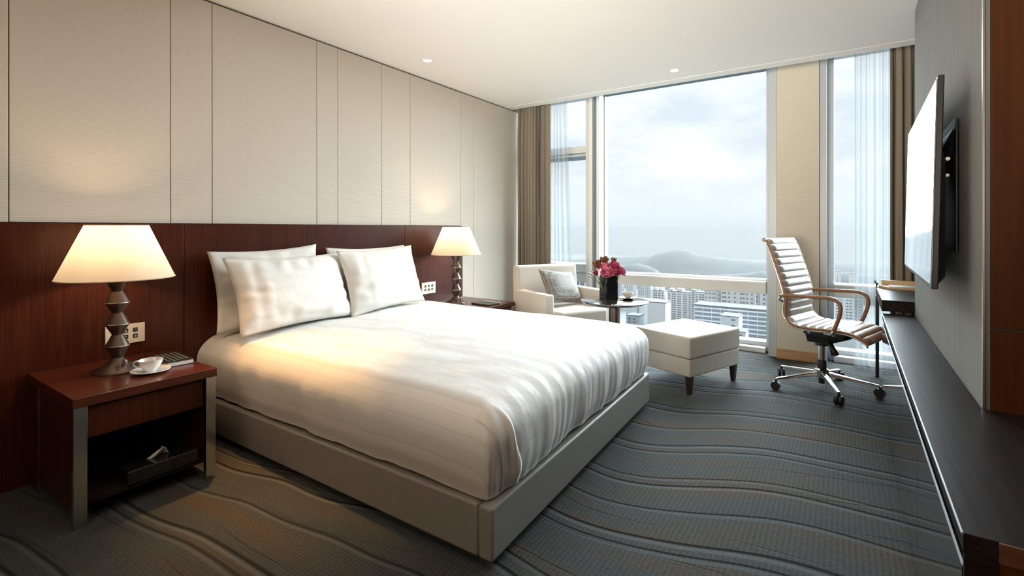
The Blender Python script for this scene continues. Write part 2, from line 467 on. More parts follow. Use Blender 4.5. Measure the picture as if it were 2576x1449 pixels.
def carpet_mat():
    m, n, l, b = new_mat('wavy_carpet')
    b.inputs['Roughness'].default_value = 0.95
    b.inputs['Specular IOR Level'].default_value = 0.1
    def math_(op, a, c=None):
        k = n.new('ShaderNodeMath'); k.operation = op
        for i, v in enumerate((a, c)):
            if v is None: continue
            if isinstance(v, (int, float)): k.inputs[i].default_value = v
            else: l.new(v, k.inputs[i])
        return k.outputs[0]
    tc = n.new('ShaderNodeTexCoord')
    sp = n.new('ShaderNodeSeparateXYZ'); l.new(tc.outputs['Object'], sp.inputs[0])
    x, y = sp.outputs['X'], sp.outputs['Y']
    def nz(scale, sx, sy, detail=2, off=0.0):
        mp = n.new('ShaderNodeMapping'); mp.inputs['Scale'].default_value = (sx, sy, 1); mp.inputs['Location'].default_value = (off, off * 0.7, 0)
        l.new(tc.outputs['Object'], mp.inputs[0])
        t = n.new('ShaderNodeTexNoise'); t.inputs['Scale'].default_value = scale; t.inputs['Detail'].default_value = detail
        l.new(mp.outputs[0], t.inputs['Vector'])
        return t.outputs['Fac']
    w1 = math_('MULTIPLY', math_('SUBTRACT', nz(1.0, 0.5, 0.30, 1), 0.5), 1.05)
    w2 = math_('MULTIPLY', math_('SUBTRACT', nz(1.0, 1.3, 0.8, 1, 5.0), 0.5), 0.20)
    q = math_('ADD', math_('ADD', math_('SUBTRACT', y, math_('MULTIPLY', x, 0.10)), w1), w2)
    # thin dark sculpted lines at uneven spacing: three families
    def lines(period, phase, width):
        f = math_('FRACT', math_('ADD', math_('DIVIDE', q, period), phase))
        d = math_('ABSOLUTE', math_('SUBTRACT', f, 0.5))
        mr = n.new('ShaderNodeMapRange'); mr.interpolation_type = 'SMOOTHSTEP'
        mr.inputs['From Min'].default_value = 0.0; mr.inputs['From Max'].default_value = width / period
        mr.inputs['To Min'].default_value = 1.0; mr.inputs['To Max'].default_value = 0.0
        l.new(d, mr.inputs['Value'])
        return mr.outputs[0]
    q2 = q
    l1 = lines(0.47, 0.13, 0.015)
    l2 = lines(0.31, 0.62, 0.012)
    hl = math_('MAXIMUM', lines(0.47, 0.13 + 0.020 / 0.47, 0.016), math_('MULTIPLY', lines(0.31, 0.62 + 0.018 / 0.31, 0.014), 0.7))  # painted highlight: a paler line along one edge of each sculpted line
    q = math_('ADD', q2, math_('MULTIPLY', math_('SUBTRACT', nz(1.0, 0.8, 0.6, 1, 11.0), 0.5), 0.45))
    l3 = lines(0.23, 0.40, 0.007)
    brk = n.new('ShaderNodeMapRange'); brk.inputs['From Min'].default_value = 0.42; brk.inputs['From Max'].default_value = 0.55
    l.new(nz(1.0, 1.3, 1.7, 1, 3.0), brk.inputs['Value'])
    ln = math_('MAXIMUM', l1, math_('MAXIMUM', math_('MULTIPLY', l2, 0.8), math_('MULTIPLY', math_('MULTIPLY', l3, 0.5), brk.outputs[0])))
    # mottled ground of grey-teal and tan streaks that follow the waves
    cmb = n.new('ShaderNodeCombineXYZ'); l.new(math_('MULTIPLY', x, 0.9), cmb.inputs[0]); l.new(math_('MULTIPLY', q2, 7.0), cmb.inputs[1])
    st = n.new('ShaderNodeTexNoise'); st.inputs['Scale'].default_value = 1.0; st.inputs['Detail'].default_value = 3
    l.new(cmb.outputs[0], st.inputs['Vector'])
    cr = n.new('ShaderNodeValToRGB'); el = cr.color_ramp.elements
    el[0].position = 0.30; el[0].color = (0.052, 0.062, 0.064, 1)
    el[1].position = 0.72; el[1].color = (0.082, 0.060, 0.042, 1)
    e_ = el.new(0.5); e_.color = (0.062, 0.066, 0.064, 1)
    l.new(st.outputs['Fac'], cr.inputs[0])
    # loops: small ribs
    wv = n.new('ShaderNodeTexWave'); wv.bands_direction = 'X'; wv.inputs['Scale'].default_value = 17; wv.inputs['Distortion'].default_value = 3.5
    wv.inputs['Detail'].default_value = 2; wv.inputs['Detail Scale'].default_value = 6
    l.new(tc.outputs['Object'], wv.inputs['Vector'])
    wv2 = n.new('ShaderNodeTexWave'); wv2.bands_direction = 'Y'; wv2.inputs['Scale'].default_value = 24; wv2.inputs['Distortion'].default_value = 5.0; wv2.inputs['Detail Scale'].default_value = 3.0
    l.new(tc.outputs['Object'], wv2.inputs['Vector'])
    loops = math_('ADD', math_('ADD', math_('MULTIPLY', wv.outputs['Fac'], 0.40), math_('MULTIPLY', wv2.outputs['Fac'], 0.30)), math_('MULTIPLY', nz(130, 1, 1, 2), 0.32))
    m1 = n.new('ShaderNodeMix'); m1.data_type = 'RGBA'; m1.blend_type = 'MULTIPLY'; m1.inputs['Factor'].default_value = 0.75
    l.new(cr.outputs[0], m1.inputs['A'])
    lc = n.new('ShaderNodeValToRGB'); lc.color_ramp.elements[0].color = (0.45, 0.45, 0.45, 1); lc.color_ramp.elements[1].color = (1.25, 1.25, 1.25, 1)
    l.new(loops, lc.inputs[0]); l.new(lc.outputs[0], m1.inputs['B'])
    m3 = n.new('ShaderNodeMix'); m3.data_type = 'RGBA'; m3.inputs['B'].default_value = (0.12, 0.135, 0.14, 1)
    l.new(math_('MULTIPLY', hl, 0.55), m3.inputs['Factor']); l.new(m1.outputs['Result'], m3.inputs['A'])
    m2 = n.new('ShaderNodeMix'); m2.data_type = 'RGBA'
    l.new(math_('MULTIPLY', ln, 0.85), m2.inputs['Factor']); l.new(m3.outputs['Result'], m2.inputs['A']); m2.inputs['B'].default_value = (0.009, 0.011, 0.012, 1)
    l.new(m2.outputs['Result'], b.inputs['Base Color'])
    h = math_('SUBTRACT', math_('MULTIPLY', loops, 0.35), ln)
    bp = n.new('ShaderNodeBump'); bp.inputs['Strength'].default_value = 0.7; bp.inputs['Distance'].default_value = 0.006
    l.new(h, bp.inputs['Height']); l.new(bp.outputs[0], b.inputs['Normal'])
    return m
M['carpet'] = carpet_mat()

# ================================================================== ROOM SHELL
structure(box('floor', M['carpet'], (-0.12, -1.6, -0.08), (4.25, 5.32, 0.0), bevel=0))
structure(box('ceiling', M['plaster'], (-0.12, -1.6, 2.485), (4.25, 4.435, 2.60), bevel=0.002))
structure(box('trim_1', M['plaster'], (-0.12, 4.452, 2.485), (4.25, 4.582, 2.60), bevel=0.002))
structure(box('ceiling', M['plaster'], (-0.12, 4.30, 2.78), (4.25, 5.40, 2.86), bevel=0))
structure(box('trim_2', M['groove'], (-0.12, 4.432, 2.53), (4.25, 4.455, 2.60), bevel=0))
structure(box('wall_pocket', M['plaster'], (-0.12, 4.50, 2.60), (4.25, 4.56, 2.78), bevel=0))

wl_ = structure(box('wall_left', M['groove'], (-0.12, -1.6, 0.0), (-0.018, 5.32, 2.86), bevel=0))
seams = [-1.45, -0.10, 0.568, 1.199, 1.415, 2.106, 2.28, 2.692, 3.007, 3.678]
g = 0.002
for a, b in zip(seams[:-1], seams[1:]):
    box('panel', M['wall_fabric'], (-0.018, a + g, 1.181), (0.0, b - g, 2.472), wl_, bevel=0.0015)
for a, b in ((3.678, 3.876), (3.876, 5.25)):
    box('panel', M['wall_fabric'], (-0.018, a + g, 0.06), (0.0, b - g, 2.472), wl_, bevel=0.0015)
structure(box('baseboard_left', M['wood'], (-0.018, 3.68, 0.0), (0.004, 4.60, 0.06), bevel=0.001))
structure(box('wall_back', M['side_wood'], (-0.12, -1.72, 0.0), (4.25, -1.6, 2.6), bevel=0))
structure(box('wall_right', M['side_wood'], (4.13, -1.6, 0.0), (4.25, 5.32, 2.86), bevel=0))

# wall behind the television: fabric panels on the long face, brown wood on the near end
MBt = MB().prism([(3.424, 1.985), (4.13, 1.985), (4.13, 3.86), (3.447, 3.86)], 0.0, 2.485)
wt = structure(MBt.build('wall_television', M['groove'], smooth=0))
def xw(y): return 3.409 + (y - 1.973) * 0.0142
for a, b in ((1.980, 3.298), (3.302, 3.87)):
    MB().prism([(xw(a), a), (xw(a) + 0.016, a), (xw(b) + 0.016, b), (xw(b), b)], 0.0, 2.483).build('fabric_panel', M['tv_fabric'], wt, bevel=0.0015)
for z0, z1 in ((0.0, 0.853), (0.861, 2.484)):
    MB().box(3.424, 1.973, z0, 4.13, 1.985, z1).build('wood_panel', M['side_wood'], wt, bevel=0.001)
MB().box(3.406, 1.969, 0.0, 3.412, 1.980, 2.484).build('corner_trim', M['chrome_dull'], wt, bevel=0.001)

# pillar between the windows
structure(box('wall_pillar', M['pillar_paper'], (2.584, 4.965, 0.0), (2.905, 5.30, 2.78), bevel=0.002))
structure(box('baseboard_pillar', M['baseboard'], (2.584, 4.950, 0.0), (2.900, 4.966, 0.085), bevel=0.002))
structure(box('trim_3', M['alu'], (2.514, 4.985, 0.0), (2.582, 5.30, 2.78), bevel=0.004))
structure(box('trim_4', M['alu'], (2.907, 4.985, 0.0), (2.960, 5.30, 2.78), bevel=0.004))
structure(box('wall_head', M['plaster'], (-0.12, 5.20, 2.715), (4.25, 5.32, 2.79), bevel=0))

def window(name):
    o = bpy.data.objects.new(name, None); COL.objects.link(o)
    o['kind'] = 'structure'
    return o
GY = 5.24
def pane(w, x0, x1, z0, z1): box('pane', M['glass'], (x0, GY, z0), (x1, GY + 0.012, z1), w, bevel=0)
w1 = window('window_1')
box('frame', M['alu'], (-0.018, 5.16, 0.0), (0.05, 5.30, 2.715), w1)
box('frame', M['alu_beige'], (0.652, 5.10, 0.0), (0.714, 5.30, 2.715), w1)
box('head', M['alu'], (0.05, 5.18, 2.665), (0.652, 5.30, 2.715), w1)
box('transom', M['alu_beige'], (0.05, 5.15, 2.025), (0.652, 5.30, 2.110), w1)
box('gasket', M['slate'], (0.05, 5.17, 2.012), (0.652, 5.30, 2.025), w1, bevel=0)
box('vent_bar', M['alu'], (0.05, 5.13, 1.985), (0.652, 5.30, 2.012), w1)
box('gasket', M['slate'], (0.05, 5.17, 1.965), (0.652, 5.30, 1.985), w1, bevel=0)
box('rail', M['alu'], (0.05, 5.15, 0.645), (0.652, 5.30, 0.745), w1)
box('ledge', M['white_trim'], (0.05, 5.12, 0.740), (0.652, 5.30, 0.752), w1)
box('rail', M['alu'], (0.05, 5.15, 0.535), (0.652, 5.30, 0.640), w1)
box('sill', M['alu'], (0.05, 5.10, 0.0), (0.652, 5.30, 0.06), w1)
pane(w1, 0.05, 0.652, 2.11, 2.665); pane(w1, 0.05, 0.652, 0.752, 1.965); pane(w1, 0.05, 0.652, 0.06, 0.535)
w2 = window('window_2')
box('mullion', M['white_trim'], (0.714, 5.06, 0.0), (0.750, 5.30, 2.715), w2)
box('gasket', M['slate'], (0.750, 5.10, 0.0), (0.800, 5.30, 2.715), w2, bevel=0)
box('mullion', M['white_trim'], (0.800, 5.06, 0.0), (0.832, 5.30, 2.715), w2)
box('gasket', M['slate'], (0.832, 5.20, 0.0), (0.840, 5.30, 2.715), w2, bevel=0)
box('frame', M['alu'], (2.478, 5.16, 0.0), (2.514, 5.30, 2.715), w2)
box('head', M['alu'], (0.840, 5.18, 2.672), (2.478, 5.30, 2.715), w2)
box('gasket', M['slate'], (0.840, 5.20, 2.664), (2.478, 5.28, 2.672), w2, bevel=0)
box('rail', M['alu_beige'], (0.840, 5.13, 0.545), (2.478, 5.30, 0.642), w2)
box('ledge', M['white_trim'], (0.840, 5.11, 0.642), (2.478, 5.30, 0.656), w2)
box('gasket', M['alu_beige'], (0.840, 5.20, 0.656), (2.478, 5.30, 0.672), w2, bevel=0)
box('sill', M['white_trim'], (0.840, 5.08, 0.0), (2.478, 5.30, 0.045), w2)
box('sill', M['alu'], (0.840, 5.17, 0.045), (2.478, 5.30, 0.085), w2)
pane(w2, 0.84, 2.478, 0.672, 2.664); pane(w2, 0.84, 2.478, 0.085, 0.545)
w3 = window('window_3')
box('frame', M['alu'], (2.960, 5.14, 0.0), (3.010, 5.30, 2.715), w3)
box('frame', M['alu'], (4.08, 5.16, 0.0), (4.13, 5.30, 2.715), w3)
box('head', M['alu'], (3.010, 5.18, 2.672), (4.08, 5.30, 2.715), w3)
box('rail', M['alu_beige'], (3.010, 5.13, 0.555), (4.08, 5.30, 0.655), w3)
box('ledge', M['white_trim'], (3.010, 5.11, 0.655), (4.08, 5.30, 0.668), w3)
box('sill', M['white_trim'], (3.010, 5.08, 0.0), (4.08, 5.30, 0.05), w3)
box('sill', M['alu'], (3.010, 5.17, 0.05), (4.08, 5.30, 0.09), w3)
pane(w3, 3.01, 4.08, 0.668, 2.672); pane(w3, 3.01, 4.08, 0.09, 0.555)

# ------------------------------------------------------------------ headboard on the left wall
hb = thing('headboard', 'long dark mahogany headboard panelling across the bed wall', 'headboard')
for a, b in ((-1.45, 0.30), (0.30, 1.254), (1.254, 2.9135), (2.9135, 3.672)):
    box('panel', M['wood'], (0.001, a + 0.0015, 0.0), (0.030, b - 0.0015, 1.178), hb, bevel=0.001)
box('backing', M['wood_black'], (0.0005, -1.45, 0.0), (0.022, 3.670, 1.174), hb, bevel=0)

# ------------------------------------------------------------------ bed
bed = thing('bed', 'low king bed with grey leather upholstered base', 'bed')
bx0, bx1n, bx1f, by0, by1 = 0.034, 2.093, 2.022, 1.325, 3.163
def bxf(y): return bx1n + (y - by0) / (by1 - by0) * (bx1f - bx1n)
MB().hexa([(bx0, by0, .03), (bx1n - .062, by0, .03), (bx1n - .062, by0 + .06, .03), (bx0, by0 + .06, .03),
           (bx0, by0, .212), (bx1n - .062, by0, .212), (bx1n - .062, by0 + .06, .212), (bx0, by0 + .06, .212)]).build('side_rail', M['base_leather'], bed, bevel=0.010, seg=3)
MB().hexa([(bx0, by1 - .06, .03), (bx1f - .062, by1 - .06, .03), (bx1f - .062, by1, .03), (bx0, by1, .03),
           (bx0, by1 - .06, .212), (bx1f - .062, by1 - .06, .212), (bx1f - .062, by1, .212), (bx0, by1, .212)]).build('side_rail', M['base_leather'], bed, bevel=0.010, seg=3)
MB().hexa([(bx1n - .0605, by0, .03), (bx1n, by0, .03), (bx1f, by1, .03), (bx1f - .058, by1, .03),
           (bx1n - .0605, by0, .212), (bx1n, by0, .212), (bx1f, by1, .212), (bx1f - .058, by1, .212)]).build('foot_rail', M['base_leather'], bed, bevel=0.010, seg=3)
MB().hexa([(bx0, by0 + .06, .10), (bxf(by0) - .06, by0 + .06, .10), (bxf(by1) - .06, by1 - .06, .10), (bx0, by1 - .06, .10),
           (bx0, by0 + .06, .19), (bxf(by0) - .06, by0 + .06, .19), (bxf(by1) - .06, by1 - .06, .19), (bx0, by1 - .06, .19)]).build('platform', M['wood_black'], bed)
for px, py in ((0.15, 1.45), (1.90, 1.45), (0.15, 3.04), (1.85, 3.04)):
    MB().lathe([(0.03, 0.0), (0.03, 0.10)], 16, (px, py, 0)).build('foot', M['rubber'], bed)
MB().hexa([(.05, by0 + .10, .19), (bx1n - .14, by0 + .10, .19), (bx1f - .14, by1 - .10, .19), (.05, by1 - .10, .19),
           (.05, by0 + .10, .49), (bx1n - .14, by0 + .10, .49), (bx1f - .14, by1 - .10, .49), (.05, by1 - .10, .49)]).build('mattress', M['linen'], bed, bevel=0.05, seg=4)

# duvet: a sheet laid over the mattress, hanging at the foot and both sides
def fbm(x, y, z=0.0): return noise.noise(Vector((x, y, z)))
RAD = 0.115
def side_profile(e):
    """e = distance past the start of the rounding; returns (outward, drop)"""
    q = RAD * math.pi / 2
    if e <= 0: return 0.0, 0.0
    if e < q:
        a = e / RAD
        return RAD * math.sin(a), RAD * (1 - math.cos(a))
    return RAD, RAD + (e - q)
ZT = 0.548
ZH = 0.216
DROP = RAD * math.pi / 2 + (ZT - 0.02 - ZH - RAD)
uvs = []
def duvet_pt(u, v):
    y_lo, y_hi = by0 + 0.004 + RAD, by1 - 0.008 - RAD
    wy = y_hi - y_lo
    t = v * (wy + 2 * DROP) - DROP            # arc coordinate across the bed
    ylin = min(max(t, 0), wy) + y_lo
    ey = -t if t < 0 else (t - wy if t > wy else 0.0)
    sy = -1 if t < 0 else 1
    xe = bxf(ylin) - 0.004 - RAD
    x_lo = 0.036
    L = xe - x_lo
    s = u * (L + DROP)
    xlin = min(s, L) + x_lo
    ex = max(0.0, s - L)
    uvs.append((s - L, t))
    # crown and soft filling
    cx_ = max(0.0, 1 - abs((ylin - 2.245) / 0.93) ** 3)
    z = ZT - 0.020 + 0.036 * cx_ * min(1.0, (xe - xlin) / 0.35 + 0.35)
    z += 0.010 * fbm(xlin * 2.3, ylin * 2.6, 3.1) * cx_ + 0.004 * fbm(xlin * 7, ylin * 8, 1.0)
    if ex == 0 and ey == 0:
        return (xlin, ylin, z)
    e = (ex ** 3.2 + ey ** 3.2) ** (1 / 3.2)
    o_, d_ = side_profile(e)
    nx, ny = ex, ey * sy
    m_ = math.hypot(nx, ny) or 1
    nx, ny = nx / m_, ny / m_
    if ex > 0 and ey > 0:
        o_ /= (nx ** 5 + abs(ny) ** 5) ** 0.2
    # gathers hanging from the edge
    k = max(0.0, min(1.0, (d_ - 0.03) / 0.16))
    along = (xlin if ey >= ex else ylin * 1.0 + 7)
    if ey >= ex: gz = fbm(along * 9, d_ * 1.2, 5.0) * 0.012 + fbm(along * 26, d_ * 2.0, 9.0) * 0.006 * max(0, fbm(along * 2.2, 4.0, 0.0) + 0.35)
    else: gz = fbm(along * 9, d_ * 1.6, 2.0) * 0.013 + fbm(along * 24, d_ * 2.2, 6.0) * 0.006
    bulge = 0.018 * math.sin(min(1.0, d_ / 0.30) * math.pi) - 0.012 * max(0.0, (d_ - 0.25) / 0.08)
    o_ += gz * k + bulge * (1 if d_ > 0 else 0) - 0.006
    zz = z - d_
    lim = ZH + 0.003 * (1 + fbm(along * 7, 1.0, 2.0))
    if zz < lim: zz = lim
    return (xlin + nx * o_, ylin + ny * o_, zz)
NU, NV = 190, 230
dv = MB().grid(duvet_pt, NU, NV)
duvet = dv.build('duvet', M['duvet'], smooth=180, fix=False)
uvl = duvet.data.uv_layers.new(name='cloth')
lv = [0] * len(duvet.data.loops); duvet.data.loops.foreach_get('vertex_index', lv)
flat = []
for i in lv: flat += uvs[i]
uvl.data.foreach_set('uv', flat)
if duvet.data.polygons[(NU // 2) * NV + NV // 2].normal.z < 0: duvet.data.flip_normals()
tag(duvet, 'white satin striped duvet spread over the bed, hanging at the foot', 'duvet')
# tucked corner fold at the near foot corner, seam along the foot
_yl, _yh = by0 + 0.004 + RAD, by1 - 0.008 - RAD
_wy = _yh - _yl
def cloth_at(s_, t_):            # point of the cloth at arc distances past the foot edge and along the width
    L_ = bxf(min(max(t_, 0), _wy) + _yl) - 0.004 - RAD - 0.036
    return Vector(duvet_pt((L_ + s_) / (L_ + DROP), (t_ + DROP) / (_wy + 2 * DROP)))
def lapel_pt(u, v):
    s_ = 0.045 + u * (DROP - 0.052)
    t_ = -0.105 + v * (0.090 + 0.085 * u ** 1.3 + 0.006 * math.sin(u * 11))
    p = cloth_at(s_, t_)
    du = cloth_at(s_ + 0.01, t_) - cloth_at(s_ - 0.01, t_)
    dt = cloth_at(s_, t_ + 0.01) - cloth_at(s_, t_ - 0.01)
    nn = du.cross(dt)
    if nn.dot(Vector((1, -0.6, 0.2))) < 0: nn = -nn
    nn.normalize()
    k = min(1.0, u * 4.0)
    d = 0.0025 + k * (0.010 * math.exp(-((v - 0.86) / 0.16) ** 2) + 0.004 * v) * (0.6 + 0.5 * math.sin(u * 3.0))
    return tuple(p + nn * d)
MB().grid(lapel_pt, 34, 18).build('corner_fold', M['linen'], duvet, smooth=180, solid=0.003)

# pillows
def make_pillow(name, mat, W, H, T, seed, wr=0.017):
    uvf = 44
    mb = MB()
    def surf(sgn):
        def fn(u, v):
            a, b = 2 * u - 1, 2 * v - 1
            px = a * W / 2 * (1 - 0.075 * (1 - b * b) * abs(a) ** 2)
            py = b * H / 2 * (1 - 0.085 * (1 - a * a) * abs(b) ** 2)
            t = T * (max(0, 1 - abs(a) ** 2.6) ** 0.62) * (max(0, 1 - abs(b) ** 2.6) ** 0.62)
            edge = max(abs(a), abs(b))
            k = max(0, edge - 0.45) / 0.55
            n1 = fbm(px * 6 + seed + py * 4, py * 24 + seed, seed) * wr * (0.25 + 1.2 * k * (1 - k) * 2)
            n2 = fbm(px * 17 + seed, py * 7, seed + 4) * wr * 0.5 * k * (1 - k) * 4
            n3 = fbm(px * 3 + seed * 2, py * 3, seed) * wr * 0.3
            lip = 0 if edge > 0.999 else 1
            return (px, py, sgn * (t + lip * (n1 + n2 + n3) * min(1, t / (0.25 * T))))
        return fn
    mb.grid(surf(1), uvf, 34)
    f2 = surf(-1)
    mb.grid(lambda u, v: f2(1 - u, v), uvf, 34)
    o = mb.build(name, mat, smooth=180, fix=False)
    bm = bmesh.new(); bm.from_mesh(o.data)
    bmesh.ops.remove_doubles(bm, verts=bm.verts, dist=0.0005)
    bmesh.ops.recalc_face_normals(bm, faces=bm.faces)
    bm.to_mesh(o.data); bm.free()
    return o
def lean(o, cx_, cy_, zb, H, deg, yaw=0.0, roll=0.0):
    a = R(deg)
    c, s = math.cos(a), math.sin(a)
    m = Matrix(((0, -s, c), (1, 0, 0), (0, c, s))).to_4x4()   # columns: width -> +Y, height -> up and back, normal -> +X
    m = Matrix.Rotation(R(yaw), 4, 'Z') @ m @ Matrix.Rotation(R(roll), 4, 'Z')
    up = (Matrix.Rotation(R(yaw), 4, 'Z') @ Vector((-s, 0, c)))
    p = Vector((cx_, cy_, zb)) + up * (H / 2)
    o.matrix_world = Matrix.Translation(p) @ m
specs = [
    ('white bed pillow against the headboard, mostly hidden behind the wrinkled pillow', 0.155, 1.705, 0.566, 9, 0, 2.0, 0.70, 0.475, 0.060, 1.3),
    ('wrinkled white bed pillow leaning in front, nearest the big lit lamp', 0.355, 1.775, 0.566, 21, 5, 0.0, 0.81, 0.452, 0.078, 5.1),
    ('white bed pillow against the headboard, only its far edge showing by the wall switch', 0.150, 2.490, 0.566, 9, 0, 0.0, 0.74, 0.460, 0.050, 8.7),
    ('white bed pillow leaning in front on the side of the six-button wall switch', 0.320, 2.500, 0.566, 17, 4, 1.5, 0.76, 0.465, 0.075, 2.6),
]
for lb, px, py, pz, dg, yw, rl, W, H, T, sd in specs:
    p = make_pillow('pillow', M['linen'], W, H, T, sd)
    tag(p, lb, 'pillow', 'pillows on the bed')
    lean(p, px, py, pz, H, dg, yw, rl)

# ------------------------------------------------------------------ nightstands
def make_nightstand(y0, y1, label, drawer=True):
    D, Ht, W = 0.61, 0.503, y1 - y0
    t = thing('nightstand', label, 'nightstand', (0.034, y0, 0.0), 0, 'nightstands beside the bed')
    box('top', M['wood_h'], (0, -0.004, Ht - 0.038), (D, W + 0.004, Ht), t, bevel=0.002)
    for ya in (0.0, W - 0.042):
        box('leg', M['chrome'], (D - 0.030, ya, 0), (D - 0.006, ya + 0.042, Ht - 0.038), t, bevel=0.001)
        box('leg', M['chrome'], (0.11, ya + 0.004, 0), (0.135, ya + 0.038, Ht - 0.038), t, bevel=0.001)
    for ya in (0.006, W - 0.030):
        box('side_panel', M['wood'], (0.135, ya, 0.06), (D - 0.030, ya + 0.024, Ht - 0.038), t, bevel=0.001)
        box('side_panel', M['wood'], (0.0, ya, 0.0), (0.11, ya + 0.024, Ht - 0.038), t, bevel=0.001)
    box('back_panel', M['wood_black'], (0.002, 0.03, 0.06), (0.018, W - 0.03, Ht - 0.038), t, bevel=0)
    box('shelf', M['wood_black'], (0.018, 0.03, 0.072), (D - 0.032, W - 0.03, 0.094), t, bevel=0.001)
    dr = box('drawer', M['wood'], (0.05, 0.046, 0.335), (D - 0.022, W - 0.046, Ht - 0.050), t, bevel=0.001)
    box('finger_groove', M['wood_black'], (D - 0.045, 0.05, Ht - 0.050), (D - 0.026, W - 0.05, Ht - 0.038), t, bevel=0)
    return t
make_nightstand(0.624, 1.135, 'dark mahogany nightstand with chrome legs under the big lamp, cup on top')
make_nightstand(3.195, 3.655, 'dark mahogany nightstand on the far side of the bed by the armchair')

tb = thing('tissue_box', 'black tissue box on the low open shelf of the near nightstand', 'tissue box', (0.555, 0.935, 0.094))
MB().box(-0.065, -0.135, 0, 0.065, 0.135, 0.006).build('base', M['black_plastic'], tb, bevel=0.001)
MB().box(-0.064, -0.134, 0.006, 0.064, 0.134, 0.052).build('cover', M['black_glass'], tb, bevel=0.003)
ts = MB()
ts.grid(lambda u, v: (0.02 * (v - 0.5) + 0.012 * math.sin(u * 7), (u - 0.5) * 0.085 * (1 - 0.75 * v) + 0.01 * v, 0.052 + 0.040 * v * (1 - 0.25 * abs(u - 0.55))), 12, 8)
ts.build('tissue', M['paper'], tb, smooth=180, solid=0.0012)

# ------------------------------------------------------------------ table lamps
def make_lamp(loc, label):
    t = thing('table_lamp', label, 'table lamp', loc, 0, 'bedside lamps')
    MB().lathe([(0.090, 0.0), (0.090, 0.005), (0.085, 0.011), (0.058, 0.026), (0.034, 0.044), (0.022, 0.062)], 48).build('base', M['bronze'], t)
    zs = [(0.062, 0.021), (0.114, 0.045), (0.118, 0.045), (0.165, 0.021), (0.168, 0.021), (0.212, 0.045), (0.216, 0.045), (0.264, 0.021),
          (0.267, 0.021), (0.310, 0.045), (0.314, 0.045), (0.362, 0.021), (0.365, 0.021), (0.418, 0.046), (0.421, 0.044)]
    MB().lathe([(r_, z) for z, r_ in zs], 48).build('stem', M['bronze'], t, smooth=20)
    for z in (0.116, 0.214, 0.312):
        MB().lathe([(0.0445, z - 0.0025), (0.0462, z - 0.001), (0.0462, z + 0.001), (0.0445, z + 0.0025)], 48, cap0=False, cap1=False).build('ring', M['chrome_dull'], t)
    MB().lathe([(0.006, 0.421), (0.006, 0.44), (0.014, 0.442), (0.016, 0.49), (0.012, 0.495)], 16).build('socket', M['chrome_dull'], t)
    b_ = MB().lathe([(0.009, 0.495), (0.014, 0.515), (0.019, 0.54), (0.016, 0.558), (0.008, 0.566), (0.001, 0.568)], 20).build('bulb', M['bulb'], t)
    MB().lathe([(0.218, 0.424), (0.117, 0.664)], 64, cap0=False, cap1=False).build('lamp_shade', M['shade'], t, smooth=180, fix=False)
    MB().tube([(0.218 * math.cos(q), 0.218 * math.sin(q), 0.424) for q in [2 * math.pi * k / 64 for k in range(64)]], 0.0022, 6, closed=True).build('shade_rim', M['shade'], t)
    MB().tube([(0.117 * math.cos(q), 0.117 * math.sin(q), 0.664) for q in [2 * math.pi * k / 64 for k in range(64)]], 0.0022, 6, closed=True).build('shade_rim', M['shade'], t)
    sp_ = MB()
    for k in range(3):
        a = 2 * math.pi * k / 3 + 0.4
        sp_.tube([(0.012 * math.cos(a), 0.012 * math.sin(a), 0.485), (0.1165 * math.cos(a), 0.1165 * math.sin(a), 0.660)], 0.0018, 6)
    sp_.build('spider', M['chrome_dull'], t)
    MB().tube([(0.050, 0.010, 0.028), (0.052, 0.011, 0.036), (0.053, 0.012, 0.044), (0.054, 0.013, 0.052), (0.055, 0.013, 0.056)], 0.010, 12, radii=[0.006, 0.006, 0.011, 0.010, 0.004]).build('switch', M['chrome'], t)
    d = bpy.data.lights.new('lamp_light', 'POINT')
    d.energy = LAMP_W; d.color = (1.0, 0.70, 0.43); d.shadow_soft_size = 0.034
    lo = bpy.data.objects.new('lamp_light', d); COL.objects.link(lo)
    lo.parent = t; lo.location = (0, 0, 0.545)
    b_.visible_shadow = True
    return t
LAMP_W = 11.5
make_lamp((0.315, 0.862, 0.503), 'lit table lamp with ivory cone shade on the near nightstand, beside the cup')
make_lamp((0.262, 3.300, 0.503), 'lit table lamp with ivory cone shade on the far nightstand, beside the armchair')

# ------------------------------------------------------------------ cup, book, switches
def make_cup(loc, rz, label, liquid=True, saucer_mat=None, sc=1.0):
    c = thing('cup', label, 'cup', (loc[0], loc[1], loc[2] + 0.006), rz)
    prof = [(0.018, 0.0), (0.020, 0.003), (0.034, 0.018), (0.043, 0.036), (0.0475, 0.052), (0.0455, 0.052), (0.041, 0.036), (0.031, 0.019), (0.014, 0.007)]
    MB().lathe([(r_ * sc, z * sc) for r_, z in prof], 40).build('bowl', M['porcelain'], c, smooth=50)
    MB().tube([(-0.0440 * sc, 0, 0.043 * sc), (-0.056 * sc, 0, 0.047 * sc), (-0.067 * sc, 0, 0.040 * sc), (-0.066 * sc, 0, 0.028 * sc), (-0.054 * sc, 0, 0.020 * sc), (-0.037 * sc, 0, 0.022 * sc)], 0.0042 * sc, 10, flat=1.0).build('handle', M['porcelain'], c, smooth=180)
    if liquid: MB().lathe([(0.0405 * sc, 0.034 * sc), (0.0408 * sc, 0.035 * sc)], 32).build('coffee', M['coffee'], c)
    return c
def make_saucer(loc, label, mat, sc=1.0):
    s_ = MB().lathe([(0.034 * sc, 0.0), (0.036 * sc, 0.0), (0.058 * sc, 0.006 * sc), (0.076 * sc, 0.0125 * sc), (0.0755 * sc, 0.0145 * sc), (0.056 * sc, 0.0090 * sc), (0.030 * sc, 0.0058 * sc)], 48).build('saucer', mat, smooth=60, loc=loc)
    return tag(s_, label, 'saucer')
